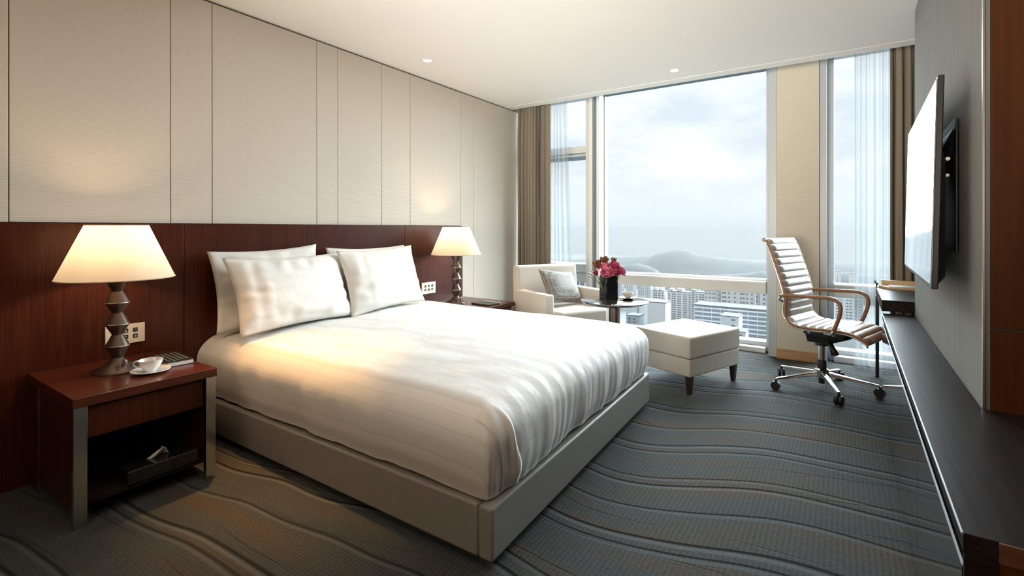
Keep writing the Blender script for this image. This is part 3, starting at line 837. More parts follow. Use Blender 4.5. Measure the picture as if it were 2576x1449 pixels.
make_saucer((0.470, 0.936, 0.503), 'white porcelain saucer on the near nightstand in front of the lamp', M['porcelain'])
make_cup((0.470, 0.936, 0.503), R(48), 'white porcelain coffee cup on the white saucer beside the black book')

bk = thing('book', 'closed black book with gilt spine at the corner of the near nightstand', 'book', (0.345, 1.070, 0.503), R(-4))
box('cover', M['cover'], (-0.115, -0.056, 0.020), (0.115, 0.056, 0.023), bk, bevel=0.0008)
box('cover', M['cover'], (-0.115, -0.056, 0.0), (0.115, 0.056, 0.003), bk, bevel=0.0008)
box('spine', M['gold'], (-0.115, -0.0565, 0.003), (0.115, -0.052, 0.020), bk, bevel=0.0005)
box('pages', M['paper'], (-0.112, -0.052, 0.003), (0.113, 0.054, 0.020), bk, bevel=0)
pr = MB()
for k in range(5):
    y_ = -0.042 + k * 0.019
    x_ = -0.095
    while x_ < 0.085:
        w_ = random.uniform(0.008, 0.022)
        pr.box(x_, y_, 0.0229, x_ + w_, y_ + 0.008, 0.0233); x_ += w_ + 0.005
o_ = pr.build('print', M['print'], bk, smooth=0); o_['kind'] = 'stuff'
fo = thing('notebook', 'closed black notebook on the far nightstand, white page edge showing', 'notebook', (0.52, 3.390, 0.503), R(-4))
box('cover', M['cover'], (-0.10, -0.075, 0.0), (0.10, 0.070, 0.012), fo, bevel=0.001)
box('pages', M['paper'], (-0.097, 0.0705, 0.002), (0.099, 0.078, 0.016), fo, bevel=0.0005)

def switch_plate(y0, y1, z0, z1, label):
    t = thing('switch_plate', label, 'switch', (0.031, (y0 + y1) / 2, z0))
    w = y1 - y0; h = z1 - z0
    box('plate', M['plate'], (0, -w / 2, 0), (0.008, w / 2, h), t, bevel=0.0015)
    for r_ in range(2):
        for c_ in range(3):
            yy = (c_ - 1) * w * 0.245; zz = h * (0.36 + 0.32 * r_)
            bt = box('button', M['button'], (0.008, yy - w * 0.062, zz - h * 0.10), (0.0105, yy + w * 0.062, zz + h * 0.10), t, bevel=0.0006)
            ic = box('icon', M['plate'], (0.0104, yy - w * 0.022, zz - h * 0.03 + (0.012 if (r_ + c_) % 2 else -0.004) * h * 5), (0.0109, yy + w * 0.03, zz + h * 0.012), bt, bevel=0)
    return t
switch_plate(0.900, 1.066, 0.566, 0.664, 'cream six-button switch plate partly hidden behind the near lamp stem')
switch_plate(3.108, 3.281, 0.580, 0.680, 'cream six-button switch plate on the headboard by the far lamp')

# ================================================================== SEATING CORNER
arm = thing('armchair', 'cream upholstered tub armchair in the window corner', 'armchair', (0.597, 3.680, 0.0), R(-23))
cf = M['cream_fabric']
MB().hexa([(0.02, 0, .13), (.135, 0, .13), (.135, .70, .13), (0.02, .70, .13), (-.015, .01, .82), (.080, .01, .82), (.080, .69, .82), (-.015, .69, .82)]).build('backrest', cf, arm, bevel=0.022, seg=4)
for ya in (0.0, 0.612):
    MB().hexa([(.09, ya, .13), (.52, ya, .13), (.52, ya + .088, .13), (.09, ya + .088, .13), (.06, ya, .612), (.50, ya, .606), (.50, ya + .088, .606), (.06, ya + .088, .612)]).build('armrest', cf, arm, bevel=0.014, seg=3)
MB().box(.12, .09, .13, .53, .61, .33).build('seat_base', cf, arm, bevel=0.012, seg=3)
MB().box(.115, .091, .33, .595, .609, .468).build('seat_cushion', cf, arm, bevel=0.028, seg=4)
for lx, ly in ((.05, .05), (.47, .05), (.05, .65), (.47, .65)):
    MB().lathe([(0.014, 0), (0.020, 0.13)], 14, (lx, ly, 0)).build('leg', M['leg_wood'], arm)
cu = make_pillow('scatter_cushion', M['cushion'], 0.46, 0.31, 0.062, 3.3, 0.008)
tag(cu, 'grey dotted scatter cushion leaning in the cream armchair', 'cushion')
am = Matrix.Translation(Vector((0.597, 3.680, 0))) @ Matrix.Rotation(R(-23), 4, 'Z')
a_ = R(30); c_, s_ = math.cos(a_), math.sin(a_)
lm = Matrix(((0, -s_, c_), (1, 0, 0), (0, c_, s_))).to_4x4()
cu.matrix_world = am @ Matrix.Translation(Vector((0.265, 0.350, 0.640))) @ Matrix.Rotation(R(14), 4, 'Z') @ lm @ Matrix.Rotation(R(-7), 4, 'Z')
cu.data.materials.append(plain('brown_cushion_back', (0.20, 0.11, 0.065), 0.85))
for p in cu.data.polygons:
    if p.center.z < 0.004: p.material_index = 1

tab = thing('side_table', 'round black lacquered pedestal side table between armchair and ottoman', 'table', (1.577, 3.664, 0.0))
MB().lathe([(0.10, 0.537), (0.20, 0.556), (0.250, 0.572), (0.262, 0.580), (0.262, 0.586), (0.258, 0.588)], 72).build('tabletop', plain('black_lacquer_top', (0.020, 0.014, 0.012), 0.08, coat=0.8), tab, smooth=30)
MB().lathe([(0.045, 0.018), (0.045, 0.537)], 32).build('column', M['bronze'], tab)
MB().lathe([(0.17, 0.0), (0.17, 0.008), (0.15, 0.016), (0.06, 0.019)], 48).build('base', M['bronze'], tab)

va = thing('vase', 'square black glass vase on the round side table', 'vase', (1.492, 3.752, 0.588), R(-37))
vm = MB(); w_ = 0.054; h_ = 0.190; q_ = 0.006
vm.box(-w_, -w_, 0, w_, w_, 0.012)
vm.box(-w_, -w_, .012, w_, -w_ + q_, h_); vm.box(-w_, w_ - q_, .012, w_, w_, h_)
vm.box(-w_, -w_ + q_, .012, -w_ + q_, w_ - q_, h_); vm.box(w_ - q_, -w_ + q_, .012, w_, w_ - q_, h_)
vm.build('vase_body', M['black_glass'], va, bevel=0.0012)

def rose(loc, r_, tilt, mat, label):
    t = thing('rose', label, 'flower', (1.492 + loc[0] * 0.35, 3.752 + loc[1] * 0.35, 0.64), 0, 'roses in the black vase')
    top = Vector((loc[0] * 0.65, loc[1] * 0.65, loc[2] - 0.64))
    MB().tube([(0, 0, -0.03), top * 0.6, top], 0.003, 6).build('stem', M['leaf'], t)
    mb = MB()
    rnd = random.Random(int(r_ * 1e5 + loc[0] * 1e4))
    rot = Matrix.Rotation(tilt[0], 3, 'Y') @ Matrix.Rotation(tilt[1], 3, 'X')
    for ring, (n_, rr, hh, op) in enumerate(((3, 0.25, 0.62, 0.05), (4, 0.45, 0.62, 0.18), (5, 0.70, 0.52, 0.38), (6, 0.92, 0.36, 0.70))):
        for k in range(n_):
            a = 2 * math.pi * (k + 0.5 * (ring % 2)) / n_ + rnd.uniform(-.15, .15)
            def pet(u, v, a=a, rr=rr, hh=hh, op=op, n_=n_):
                w = (u - 0.5) * (2 * math.pi / n_) * 1.5
                rad = r_ * rr * (0.35 + 0.65 * math.sin(min(1, v * 1.1) * math.pi / 2)) * (1 + op * 0.35 * v * v)
                z = r_ * (-0.55 + (hh + 0.75) * v - op * 0.35 * v ** 3 - 0.25 * (2 * u - 1) ** 2 * v)
                return tuple(top + rot @ Vector((rad * math.cos(a + w), rad * math.sin(a + w), z)))
            mb.grid(pet, 5, 5)
    mb.build('blossom', mat, t, smooth=180, solid=0.0012)
    return t
rose((0.017, -0.061, 0.800), 0.050, (0.35, 0.75), M['pink'], 'pale pink rose hanging lowest over the vase front')
rose((-0.014, -0.033, 0.842), 0.043, (0.05, 0.45), M['pink'], 'pale pink rose above the low front rose in the vase')
rose((0.060, -0.020, 0.808), 0.044, (0.60, 0.35), M['magenta'], 'deep pink rose in the middle of the bunch')
rose((0.046, 0.018, 0.855), 0.044, (0.35, 0.05), M['magenta'], 'deep pink rose at the top of the bunch, towards the cup')
rose((0.097, 0.028, 0.808), 0.042, (0.85, -0.05), M['magenta'], 'deep pink rose outermost, hanging over the vase edge on the cup side')
def protea(loc, s_, tilt, mat, label, n=14):
    t = thing('protea', label, 'flower', (1.492 + loc[0] * 0.3, 3.752 + loc[1] * 0.3, 0.64), 0, 'brown protea heads in the black vase')
    top = Vector((loc[0] * 0.7, loc[1] * 0.7, loc[2] - 0.64))
    MB().tube([(0, 0, -0.03), top * 0.6, top], 0.003, 6).build('stem', M['leaf'], t)
    rot = Matrix.Rotation(tilt[0], 3, 'Y') @ Matrix.Rotation(tilt[1], 3, 'X')
    rnd = random.Random(int(loc[0] * 1e4) + 77)
    mb = MB()
    for k in range(n):
        a = k * 2.4; sp = 0.10 + 0.75 * (k / n)
        ln = s_ * rnd.uniform(0.8, 1.15)
        d = Vector((math.cos(a) * sp, math.sin(a) * sp, 1)).normalized()
        sd = d.cross(Vector((math.cos(a + 1), math.sin(a + 1), 0.1))).normalized()
        def br(u, v, d=d, sd=sd, ln=ln):
            w = 0.20 * s_ * math.sin(math.pi * (0.08 + 0.90 * v)) * (u - 0.5) * 2
            return tuple(top + rot @ (d * (ln * (v - 0.15)) + sd * w + Vector((0, 0, -abs(u - 0.5) * 0.1 * s_))))
        mb.grid(br, 2, 5)
    mb.build('bracts', mat, t, smooth=180, solid=0.001)
    return t
protea((-0.066, -0.045, 0.838), 0.078, (-0.30, 0.20), M['rust'], 'rust brown protea head leaning out on the armchair side', 22)
protea((-0.025, -0.017, 0.872), 0.072, (-0.05, 0.0), M['rust'], 'rust brown protea head standing tallest in the vase', 22)
protea((-0.066, -0.080, 0.785), 0.052, (-0.3, 0.7), M['magenta'], 'dark wine red bud low on the armchair side of the vase', 16)
protea((0.036, 0.026, 0.882), 0.050, (0.0, -0.1), M['rust'], 'small rust brown protea tip behind the upper rose', 14)
lf = thing('leaf_sprig', 'olive green leaf sprig sticking out of the vase over the armchair', 'leaves', (1.475, 3.735, 0.64))
for dx, dy, dz, ln in ((-0.105, -0.100, 0.205, 0.062), (-0.115, -0.115, 0.180, 0.060), (-0.09, -0.075, 0.215, 0.05), (-0.10, -0.12, 0.19, 0.055)):
    b0 = Vector((dx, dy, dz)) * 0.62; d = (Vector((dx, dy, dz * 0.45))).normalized()
    sd = d.cross(Vector((0.3, -0.4, 1))).normalized()
    mb = MB().grid(lambda u, v: tuple(b0 + d * ln * 1.3 * v + sd * (0.011 * math.sin(math.pi * (0.06 + .92 * v)) * (u - .5) * 2) + Vector((0, 0, -0.006 * abs(u - .5)))), 2, 7)
    mb.tube([(0, 0, -0.03), b0 * 0.5, b0 + d * 0.005], 0.0018, 5)
    mb.build('leaf', M['leaf'], lf, smooth=180, solid=0.001)

dark_saucer = plain('dark_brown_saucer', (0.035, 0.022, 0.016), 0.25, coat=0.3)
make_saucer((1.640, 3.795, 0.588), 'dark saucer on the round table beside the vase', dark_saucer, 0.95)
make_cup((1.640, 3.795, 0.588), R(150), 'small white cup on the dark saucer beside the vase', True, None, 0.95)

ott = thing('ottoman', 'square cream upholstered ottoman with dark tapered legs', 'ottoman', (2.203, 3.475, 0.0), R(-21))
# local x runs away to the left-back edge (-X world), local y along the window-ward side
MB().box(-.50, 0, .250, 0, .625, .402).build('cushion', cf, ott, bevel=0.016, seg=4)
MB().box(-.496, .004, .126, -.004, .621, .248).build('base', cf, ott, bevel=0.010, seg=3)
for lx, ly in ((-.035, .04), (-.465, .04), (-.035, .585), (-.465, .585)):
    MB().hexa([(lx - .014, ly - .014, 0), (lx + .014, ly - .014, 0), (lx + .014, ly + .014, 0), (lx - .014, ly + .014, 0),
               (lx - .022, ly - .022, .128), (lx + .022, ly - .022, .128), (lx + .022, ly + .022, .128), (lx - .022, ly + .022, .128)]).build('leg', M['leg_wood'], ott, bevel=0.003)

# ------------------------------------------------------------------ office chair
ch = thing('office_chair', 'high-backed cream ribbed leather swivel chair with chrome base at the desk', 'office chair', (2.945, 4.180, 0.0), R(-18))
prof = [(-0.292, 1.074), (-0.276, 1.066), (-0.250, 1.010), (-0.215, 0.905), (-0.180, 0.800), (-0.152, 0.700), (-0.143, 0.640), (-0.148, 0.575), (-0.140, 0.520),
        (-0.110, 0.484), (-0.060, 0.468), (0.03, 0.466), (0.13, 0.472), (0.22, 0.472), (0.29, 0.455), (0.335, 0.428), (0.352, 0.408)]
def catmull(P, n):
    out = []
    P = [Vector((p[0], 0, p[1])) for p in P]
    for i in range(len(P) - 1):
        p0 = P[max(i-1, 0)]; p1 = P[i]; p2 = P[i+1]; p3 = P[min(i+2, len(P)-1)]
        for k in range(n):
            t = k / n
            out.append(0.5 * ((2*p1) + (-p0+p2)*t + (2*p0-5*p1+4*p2-p3)*t*t + (-p0+3*p1-3*p2+p3)*t**3))
    out.append(P[-1])
    return out
cur = catmull(prof, 14)
arc = [0.0]
for i in range(1, len(cur)): arc.append(arc[-1] + (cur[i] - cur[i-1]).length)
TOT = arc[-1]
def at(s):
    s = max(0, min(TOT, s))
    lo, hi = 0, len(arc) - 1
    while hi - lo > 1:
        m = (lo + hi) // 2
        if arc[m] <= s: lo = m
        else: hi = m
    f = (s - arc[lo]) / max(1e-9, arc[hi] - arc[lo])
    p = cur[lo].lerp(cur[hi], f)
    t = (cur[hi] - cur[lo]).normalized()
    return p, Vector((t.z, 0, -t.x))
NR = 21                                   # ribs from head roll to front edge
HW = 0.228
def rib(a):
    f = (a * NR) % 1.0
    return 0.0095 * (math.sin(math.pi * f) ** 0.45)
def shell_mesh(a0, a1, n, hw, top=True):
    mb = MB()
    def up(u, v):
        a = a0 + (a1 - a0) * u
        p, nn = at(a * TOT)
        nn = -nn if nn.dot(Vector((0.6, 0, 1))) < 0 else nn
        y = (v * 2 - 1) * hw
        k = 1 - max(0, (abs(v * 2 - 1) - 0.88) / 0.12) ** 2 * 0.8
        q = p + nn * ((0.006 + rib(a)) * k)
        return (q.x, y, q.z)
    def dn(u, v):
        a = a0 + (a1 - a0) * u
        p, nn = at(a * TOT)
        nn = -nn if nn.dot(Vector((0.6, 0, 1))) < 0 else nn
        q = p - nn * 0.010
        return (q.x, (v * 2 - 1) * hw, q.z)
    mb.grid(up, n, 16)
    mb.grid(lambda u, v: dn(1 - u, v), n, 16)
    for v in (0, 1):
        mb.grid(lambda u, w, v=v: tuple(Vector(up(u, v)).lerp(Vector(dn(u, v)), w)), n, 2)
    for u in (0, 1):
        mb.grid(lambda v, w, u=u: tuple(Vector(up(u, v)).lerp(Vector(dn(u, v)), w)), 16, 2)
    return mb
FR = 1 - 2.9 / NR  # seat front beyond this: warm light on the leather painted as tan
shell_mesh(0.0, FR, 300, HW).build('cushion', M['leather'], ch, smooth=60)
o_ = shell_mesh(FR, 1.0, 40, HW).build('seat_front', M['tan'], ch, smooth=60); o_['label'] = 'front roll of the seat, warm light painted in tan'
for sgn in (-1, 1):
    pts = []
    for i in range(0, 90):
        p, nn = at(TOT * i / 89)
        nn = -nn if nn.dot(Vector((0.6, 0, 1))) < 0 else nn
        q = p - nn * 0.004
        pts.append((q.x, sgn * (HW + 0.007), q.z))
    MB().tube(pts, 0.0095, 8).build('side_rail', M['tan'], ch, smooth=180)
    pts2 = [(x, y, z - 0.0) for x, y, z in pts]
    MB().tube([(x - 0.012 if z > 0.5 else x, sgn * (HW + 0.009), z if z > 0.5 else z - 0.012) for x, y, z in pts[4:]], 0.006, 6).build('frame_tube', M['chrome'], ch, smooth=180)
    a_pts = [(-0.172, 0.672), (-0.12, 0.682), (0.02, 0.686), (0.12, 0.690), (0.165, 0.684), (0.195, 0.664), (0.206, 0.630), (0.200, 0.58), (0.180, 0.515), (0.165, 0.475)]
    c_pts = catmull(a_pts, 8)
    MB().tube([(p.x, sgn * 0.268, p.z) for p in c_pts], 0.0125, 12).build('armrest', M['tan'], ch, smooth=180)
    MB().tube([(-0.168, sgn * 0.268, 0.673), (-0.185, sgn * 0.250, 0.648), (-0.165, sgn * 0.235, 0.632)], 0.010, 10).build('bracket', M['chrome'], ch, smooth=180)
    MB().tube([(0.166, sgn * 0.268, 0.480), (0.155, sgn * 0.262, 0.452), (0.10, sgn * 0.235, 0.445)], 0.011, 10).build('bracket', M['chrome'], ch, smooth=180)
MB().tube([(-0.294, -HW - 0.014, 1.070), (-0.294, HW + 0.014, 1.070)], 0.016, 16).build('head_roll', M['leather'], ch)
for sgn in (-1, 1): MB().tube([(-0.294, sgn * (HW + 0.012), 1.070), (-0.294, sgn * (HW + 0.022), 1.070)], 0.013, 14).build('end_cap', M['chrome'], ch)
MB().tube([(0.0, -0.23, 0.437), (0.0, 0.23, 0.437)], 0.010, 10).tube([(0.15, -0.235, 0.440), (0.15, 0.235, 0.440)], 0.010, 10).build('cross_bar', M['chrome'], ch)
MB().box(-0.09, -0.09, 0.395, 0.17, 0.09, 0.428).build('mounting_plate', M['black_plastic'], ch, bevel=0.008)
MB().hexa([(-.075, -.06, .335), (.06, -.06, .335), (.06, .06, .335), (-.075, .06, .335), (-.085, -.075, .397), (.20, -.075, .397), (.20, .075, .397), (-.085, .075, .397)]).build('tilt_mechanism', M['black_plastic'], ch, bevel=0.008)
MB().tube([(0.07, -0.06, 0.36), (0.10, -0.10, 0.33), (0.125, -0.12, 0.285)], 0.022, 10, radii=[0.014, 0.018, 0.026]).build('lever', M['black_plastic'], ch, smooth=180)
MB().lathe([(0.045, 0.315), (0.045, 0.338)], 24).build('collar', M['black_plastic'], ch)
MB().lathe([(0.021, 0.17), (0.021, 0.318)], 24).build('gas_column', M['chrome_dull'], ch)
MB().lathe([(0.030, 0.148), (0.030, 0.205), (0.026, 0.212)], 24).build('gaiter', M['rubber'], ch)
MB().lathe([(0.044, 0.085), (0.048, 0.10), (0.046, 0.140), (0.034, 0.150)], 28).build('hub', M['chrome'], ch)
MB().lathe([(0.018, 0.040), (0.022, 0.086)], 20).build('column_foot', M['rubber'], ch)
for k in range(5):
    a = R(18 + 72 * k); d = Vector((math.cos(a), math.sin(a), 0)); s_ = Vector((-d.y, d.x, 0))
    z0, z1 = 0.128, 0.084
    i0, i1 = d * 0.03, d * 0.335
    up = Vector((0, 0, 1))
    p = [i0 - s_*.020 + up*(z0-.030), i1 - s_*.011 + up*(z1-.012), i1 + s_*.011 + up*(z1-.012), i0 + s_*.020 + up*(z0-.030),
         i0 - s_*.016 + up*z0, i1 - s_*.009 + up*z1, i1 + s_*.009 + up*z1, i0 + s_*.016 + up*z0]
    l_ = MB().hexa(p).build('base_leg', M['chrome'], ch, bevel=0.004, seg=3)
    cc = d * 0.338
    cs = MB()
    ax = Vector((math.cos(a + 0.9), math.sin(a + 0.9), 0))
    cs.tube([cc + ax * -0.022 + up * .030, cc + ax * -0.006 + up * .030], 0.030, 20)
    cs.tube([cc + ax * 0.006 + up * .030, cc + ax * 0.022 + up * .030], 0.030, 20)
    cs.tube([cc + up * .052, cc + up * .074], 0.010, 10)
    cs.build('caster', M['rubber'], ch, smooth=40)

# ------------------------------------------------------------------ console, desk, television
def xc(y): return 3.221 + (y - 0.0) * 0.0142
Y0, Y1 = 1.150, 3.860
con = thing('console', 'long black lacquered media console along the television wall', 'console')
def slab(ya, yb, z0, z1, dx0, dx1):
    return MB().prism([(xc(ya) + dx0, ya), (xc(ya) + dx1, ya), (xc(yb) + dx1, yb), (xc(yb) + dx0, yb)], z0, z1)
MB().prism([(xc(Y0), Y0), (4.12, Y0), (4.12, 1.968), (3.402, 1.968), (xw(Y1) - 0.004, Y1), (xc(Y1), Y1)], 0.585, 0.620).build('top', M['wenge'], con, bevel=0.0012)
slab(Y0, Y1, 0.6165, 0.6205, -0.003, 0.0).build('edge_strip', M['bright_edge'], con, smooth=0)
MB().prism([(xc(Y0) + .03, Y0 + .014), (xc(Y0) + .044, Y0 + .014), (xc(Y0) + .044, Y0 + .030), (4.12, Y0 + .030), (4.12, 1.968), (3.402, 1.968), (xw(Y1) - .006, Y1), (xc(Y1) + .03, Y1)], 0.05, 0.585).build('body', M['wood_black'], con, smooth=0)
MB().prism([(xc(Y0) + .05, Y0 + .06), (4.12, Y0 + .06), (4.12, 1.968), (3.402, 1.968), (xw(Y1) - .006, Y1 - .02), (xc(Y1) + .05, Y1 - .02)], 0.0, 0.05).build('plinth', M['wood_black'], con, smooth=0)
slab(Y0 + .001, Y0 + .011, 0.05, 0.585, 0.001, 0.046).build('end_stile', M['wood_black'], con, bevel=0.001)
cuts = [Y0 + 0.012, 1.867, 2.52, 3.17, Y1]
for a, b in zip(cuts[:-1], cuts[1:]):
    d_ = slab(a + .002, b - .002, 0.05, 0.553, 0.0, 0.028).build('drawer', M['gloss_panel'], con, bevel=0.001)
    slab(a + .004, b - .004, 0.5535, 0.5562, 0.0, 0.004).build('handle_strip', M['bright_edge'], d_, smooth=0)
MB().prism([(xc(Y0) + .045, Y0 + .006), (4.12, Y0 + .006), (4.12, Y0 + .029), (xc(Y0) + .045, Y0 + .029)], 0.05, 0.584).build('end_panel', M['side_wood'], con, bevel=0.001)
MB().prism([(xc(Y0) + .045, Y0 - .004), (4.12, Y0 - .004), (4.12, Y0 + .02), (xc(Y0) + .045, Y0 + .02)], 0.584, 0.6195).build('end_edge', M['wood_end'], con, bevel=0.001)

dk = thing('desk', 'dark wood writing desk by the window, higher than the console', 'desk')
MB().prism([(3.274, 3.876), (4.10, 3.876), (4.10, 4.79), (3.286, 4.79)], 0.632, 0.702).build('top', M['wenge'], dk, bevel=0.002)
MB().box(3.284, 4.742, 0.0, 3.306, 4.782, 0.632).build('leg', M['black_plastic'], dk, bevel=0.002)
MB().box(4.06, 4.742, 0.0, 4.085, 4.782, 0.632).build('leg', M['black_plastic'], dk, bevel=0.002)
MB().box(3.46, 3.885, 0.0, 3.49, 3.925, 0.632).build('leg', M['black_plastic'], dk, bevel=0.002)
tr = thing('desk_tray', 'pale blond wood stationery tray on the desk by the curtain', 'tray', (3.30, 4.56, 0.702))
MB().prism([(0.0, 0.13), (0.06, 0.0), (0.50, 0.0), (0.50, 0.20), (0.03, 0.20)], 0.0, 0.018).build('base', M['blond'], tr, bevel=0.002)
MB().prism([(0.02, 0.17), (0.50, 0.17), (0.50, 0.20), (0.02, 0.20)], 0.018, 0.055).build('rear_wall', M['blond'], tr, bevel=0.002)
MB().box(0.06, 0.02, 0.019, 0.49, 0.16, 0.024).build('paper_stack', M['paper'], tr, bevel=0.0008)
pn = MB().tube([(3.290, 4.66, 0.730), (3.285, 4.70, 0.745), (3.292, 4.74, 0.730)], 0.012, 10, radii=[0.008, 0.014, 0.008]).tube([(3.289, 4.70, 0.703), (3.287, 4.70, 0.735)], 0.005, 8).lathe([(0.016, 0.0), (0.016, 0.003)], 16, (3.289, 4.70, 0.7025)).build('pen_holder', M['black_plastic'])
tag(pn, 'small black pen rest at the end of the blond tray', 'pen rest')

tv = thing('television', 'flat wall-mounted television on a tilting bracket above the console', 'television', (3.320, 2.167, 1.307), R(-1.6))
TH, TL = 0.720, 1.240
tilt = Matrix.Rotation(R(1.3), 4, 'Y')
def tvpart(mb, name, mat, **k):
    mb.v = [tuple(tilt @ Vector(p)) for p in mb.v]
    return mb.build(name, mat, tv, **k)
tvpart(MB().box(0.002, 0.0, -TH/2, 0.020, TL, TH/2), 'bezel', M['black_plastic'], bevel=0.003)
tvpart(MB().box(0.0, 0.010, -TH/2 + 0.014, 0.004, TL - 0.010, TH/2 - 0.010), 'screen', M['screen'], bevel=0.0005)
tvpart(MB().hexa([(.018, .015, -TH/2 + .01), (.044, .06, -TH/2 + .04), (.044, TL - .06, -TH/2 + .04), (.018, TL - .015, -TH/2 + .01),
                  (.018, .015, .12), (.036, .06, .08), (.036, TL - .06, .08), (.018, TL - .015, .12)]), 'rear_housing', M['black_plastic'], bevel=0.006)
tvpart(MB().box(0.036, 0.30, -0.26, 0.048, 0.34, 0.22).box(0.036, 0.90, -0.26, 0.048, 0.94, 0.22), 'bracket_rail', M['black_plastic'], bevel=0.002)
tvpart(MB().hexa([(.048, .26, .10), (.082, .22, .12), (.082, 1.02, .12), (.048, .98, .10), (.048, .26, .15), (.082, .20, .25), (.082, 1.04, .25), (.048, .98, .15)]), 'bracket_arm', M['black_plastic'], bevel=0.002)
tvpart(MB().tube([(.055, .20, .10), (.055, 1.04, .10)], 0.007, 10).tube([(.055, .20, .04), (.055, 1.04, .04)], 0.006, 10), 'pivot_rod', M['chrome_dull'])
MB().box(0.074, 0.16, -0.24, 0.080, 1.08, 0.24).build('wall_plate', M['black_plastic'], tv, bevel=0.002)

# ------------------------------------------------------------------ curtains
def drape(name, x0, x1, y, z0, z1, folds, amp, mat, label, cat, gather=0.0, waist=None, seed=0.0, n=None):
    def fn(u, v):
        z = z0 + (z1 - z0) * v
        ph = folds * 2 * math.pi * (u + 0.035 * math.sin(u * 9 + seed) + 0.012 * fbm(u * 6, v * 2.2, seed))
        k = 1.0 - 0.45 * max(0, (v - 0.80) / 0.20)
        d = amp * k * (math.sin(ph) + 0.30 * math.sin(2.1 * ph + seed + v))
        xx = x0 + (x1 - x0) * u
        if waist:
            c_, f0, f1 = waist
            xx = c_ + (xx - c_) * (f0 + (f1 - f0) * v)
        xx += 0.25 * amp * k * math.cos(ph)
        return (xx, y + d + gather * fbm(u * 30, v * 3, seed) * 0.004, z)
    o = MB().grid(fn, n or folds * 14, 26).build(name, mat, smooth=180, fix=False)
    return tag(o, label, cat)
drape('curtain', 0.026, 0.300, 4.675, 0.012, 2.70, 7, 0.044, M['curtain'], 'taupe pleated curtain gathered in the corner behind the armchair', 'curtain', 1.0, seed=1.0)
drape('curtain', 0.262, 0.400, 4.735, 0.012, 2.70, 1, 0.010, M['curtain'], 'flat lining edge of taupe curtain next to the white sheer behind the armchair', 'curtain', 0.0, seed=2.0, n=16)
drape('sheer_curtain', 0.265, 0.535, 4.955, 0.012, 2.70, 5, 0.018, M['sheer'], 'white translucent sheer curtain behind the armchair', 'sheer', 1.0, waist=(0.275, 1.22, 0.80), seed=3.0)
drape('curtain', 3.376, 3.800, 4.880, 0.012, 2.70, 6, 0.036, M['curtain'], 'taupe pleated curtain by the desk beyond the television', 'curtain', 1.0, seed=4.0)
drape('sheer_curtain', 3.150, 3.430, 5.010, 0.012, 2.70, 6, 0.020, M['sheer'], 'white translucent sheer curtain behind the office chair', 'sheer', 1.0, seed=5.0)

# ------------------------------------------------------------------ ceiling downlights
def downlight(x, y, label, watts, deg=100, aim=None, col=(1.0, 0.78, 0.54)):
    t = thing('downlight', label, 'downlight', (x, y, 2.485), 0, 'ceiling downlights')
    MB().lathe([(0.036, -0.0005), (0.046, -0.0005), (0.047, -0.003), (0.036, -0.004)], 32, cap0=False, cap1=False).build('ring', M['white_trim'], t)
    MB().lathe([(0.035, -0.0005), (0.035, -0.0020)], 24).build('lens', M['lens'], t)
    spot('downlight_beam', (x, y, 2.470), watts, col, deg, 1.0, 0.035, aim)
WARM = (1.0, 0.53, 0.20)
downlight(0.338, 2.861, 'lit round downlight in the ceiling above the pillows', 26, 74, (0.75, 2.80, 0), (1.0, 0.76, 0.52))
downlight(1.897, 4.198, 'lit round downlight in the ceiling in front of the wide window', 14, 80, (1.897, 4.1, 0))
downlight(0.338, 1.400, 'round downlight above the near side of the bed, out of view overhead', 300, 36, (1.0, 1.35, 0), WARM)

# ================================================================== CITY OUTSIDE THE WINDOWS
def bmat(name, c, r_=0.85): return plain(name, c, r_, spec=0.2)
B = {'white': bmat('white_render', (0.72, 0.71, 0.69)), 'cream': bmat('cream_render', (0.60, 0.57, 0.52)), 'grey': bmat('grey_render', (0.36, 0.38, 0.41)),
     'pale': bmat('pale_concrete', (0.56, 0.58, 0.60)), 'dark': bmat('dark_window_glass', (0.10, 0.12, 0.15), 0.4), 'blue': bmat('blue_grey_glass', (0.17, 0.21, 0.26), 0.35),
     'roof': bmat('grey_roof', (0.10, 0.105, 0.115)), 'red': bmat('red_roof', (0.22, 0.08, 0.065)), 'ground': textured('city_ground', (0.06, 0.07, 0.065), (0.12, 0.12, 0.12), (.012, .012, .012), 1.0, 5, rough=0.95),
     'hill': textured('wooded_hill', (0.022, 0.026, 0.030), (0.040, 0.044, 0.048), (.01, .01, .01), 1.0, 5, rough=0.95)}

def block(label, x0, x1, y, zt, zb, depth, wall, roof='roof', pent=None, cols=None, pitch=4.0, wh=1.9, rowtop=3.0, rows=14, wmat='dark', name='apartment_block', cat='building', group='apartment blocks in the city'):
    t = thing(name, label, cat, ((x0 + x1) / 2, y, zb), 0, group)
    w = (x1 - x0) / 2; h = zt - zb
    MB().box(-w, 0, 0, w, depth, h).build('wall', B[wall], t, smooth=0)
    MB().box(-w - .4, -.4, h, w + .4, depth + .4, h + 1.2).build('parapet', B[roof], t, smooth=0)
    if pent:
        for k, (a, b, hh) in enumerate(pent):
            MB().box(-w + 2*w*a, 3, h + 1.2, -w + 2*w*b, depth - 3, h + 1.2 + hh).build('rooftop_room', B[wall], t, smooth=0)
    if cols:
        mb = MB()
        for r_ in range(rows):
            z = h - rowtop - r_ * pitch
            if z < 4: break
            for a, b in cols:
                mb.box(-w + 2*w*a, -.35, z - wh, -w + 2*w*b, 0.02, z)
        o = mb.build('windows', B[wmat], t, smooth=0); o['kind'] = 'stuff'
    return t
c3 = [(.10, .24), (.27, .40), (.52, .60), (.62, .70), (.84, .92)]
c5 = [(.05, .12), (.20, .26), (.28, .36), (.44, .50), (.52, .58), (.68, .75), (.77, .83), (.91, .97)]
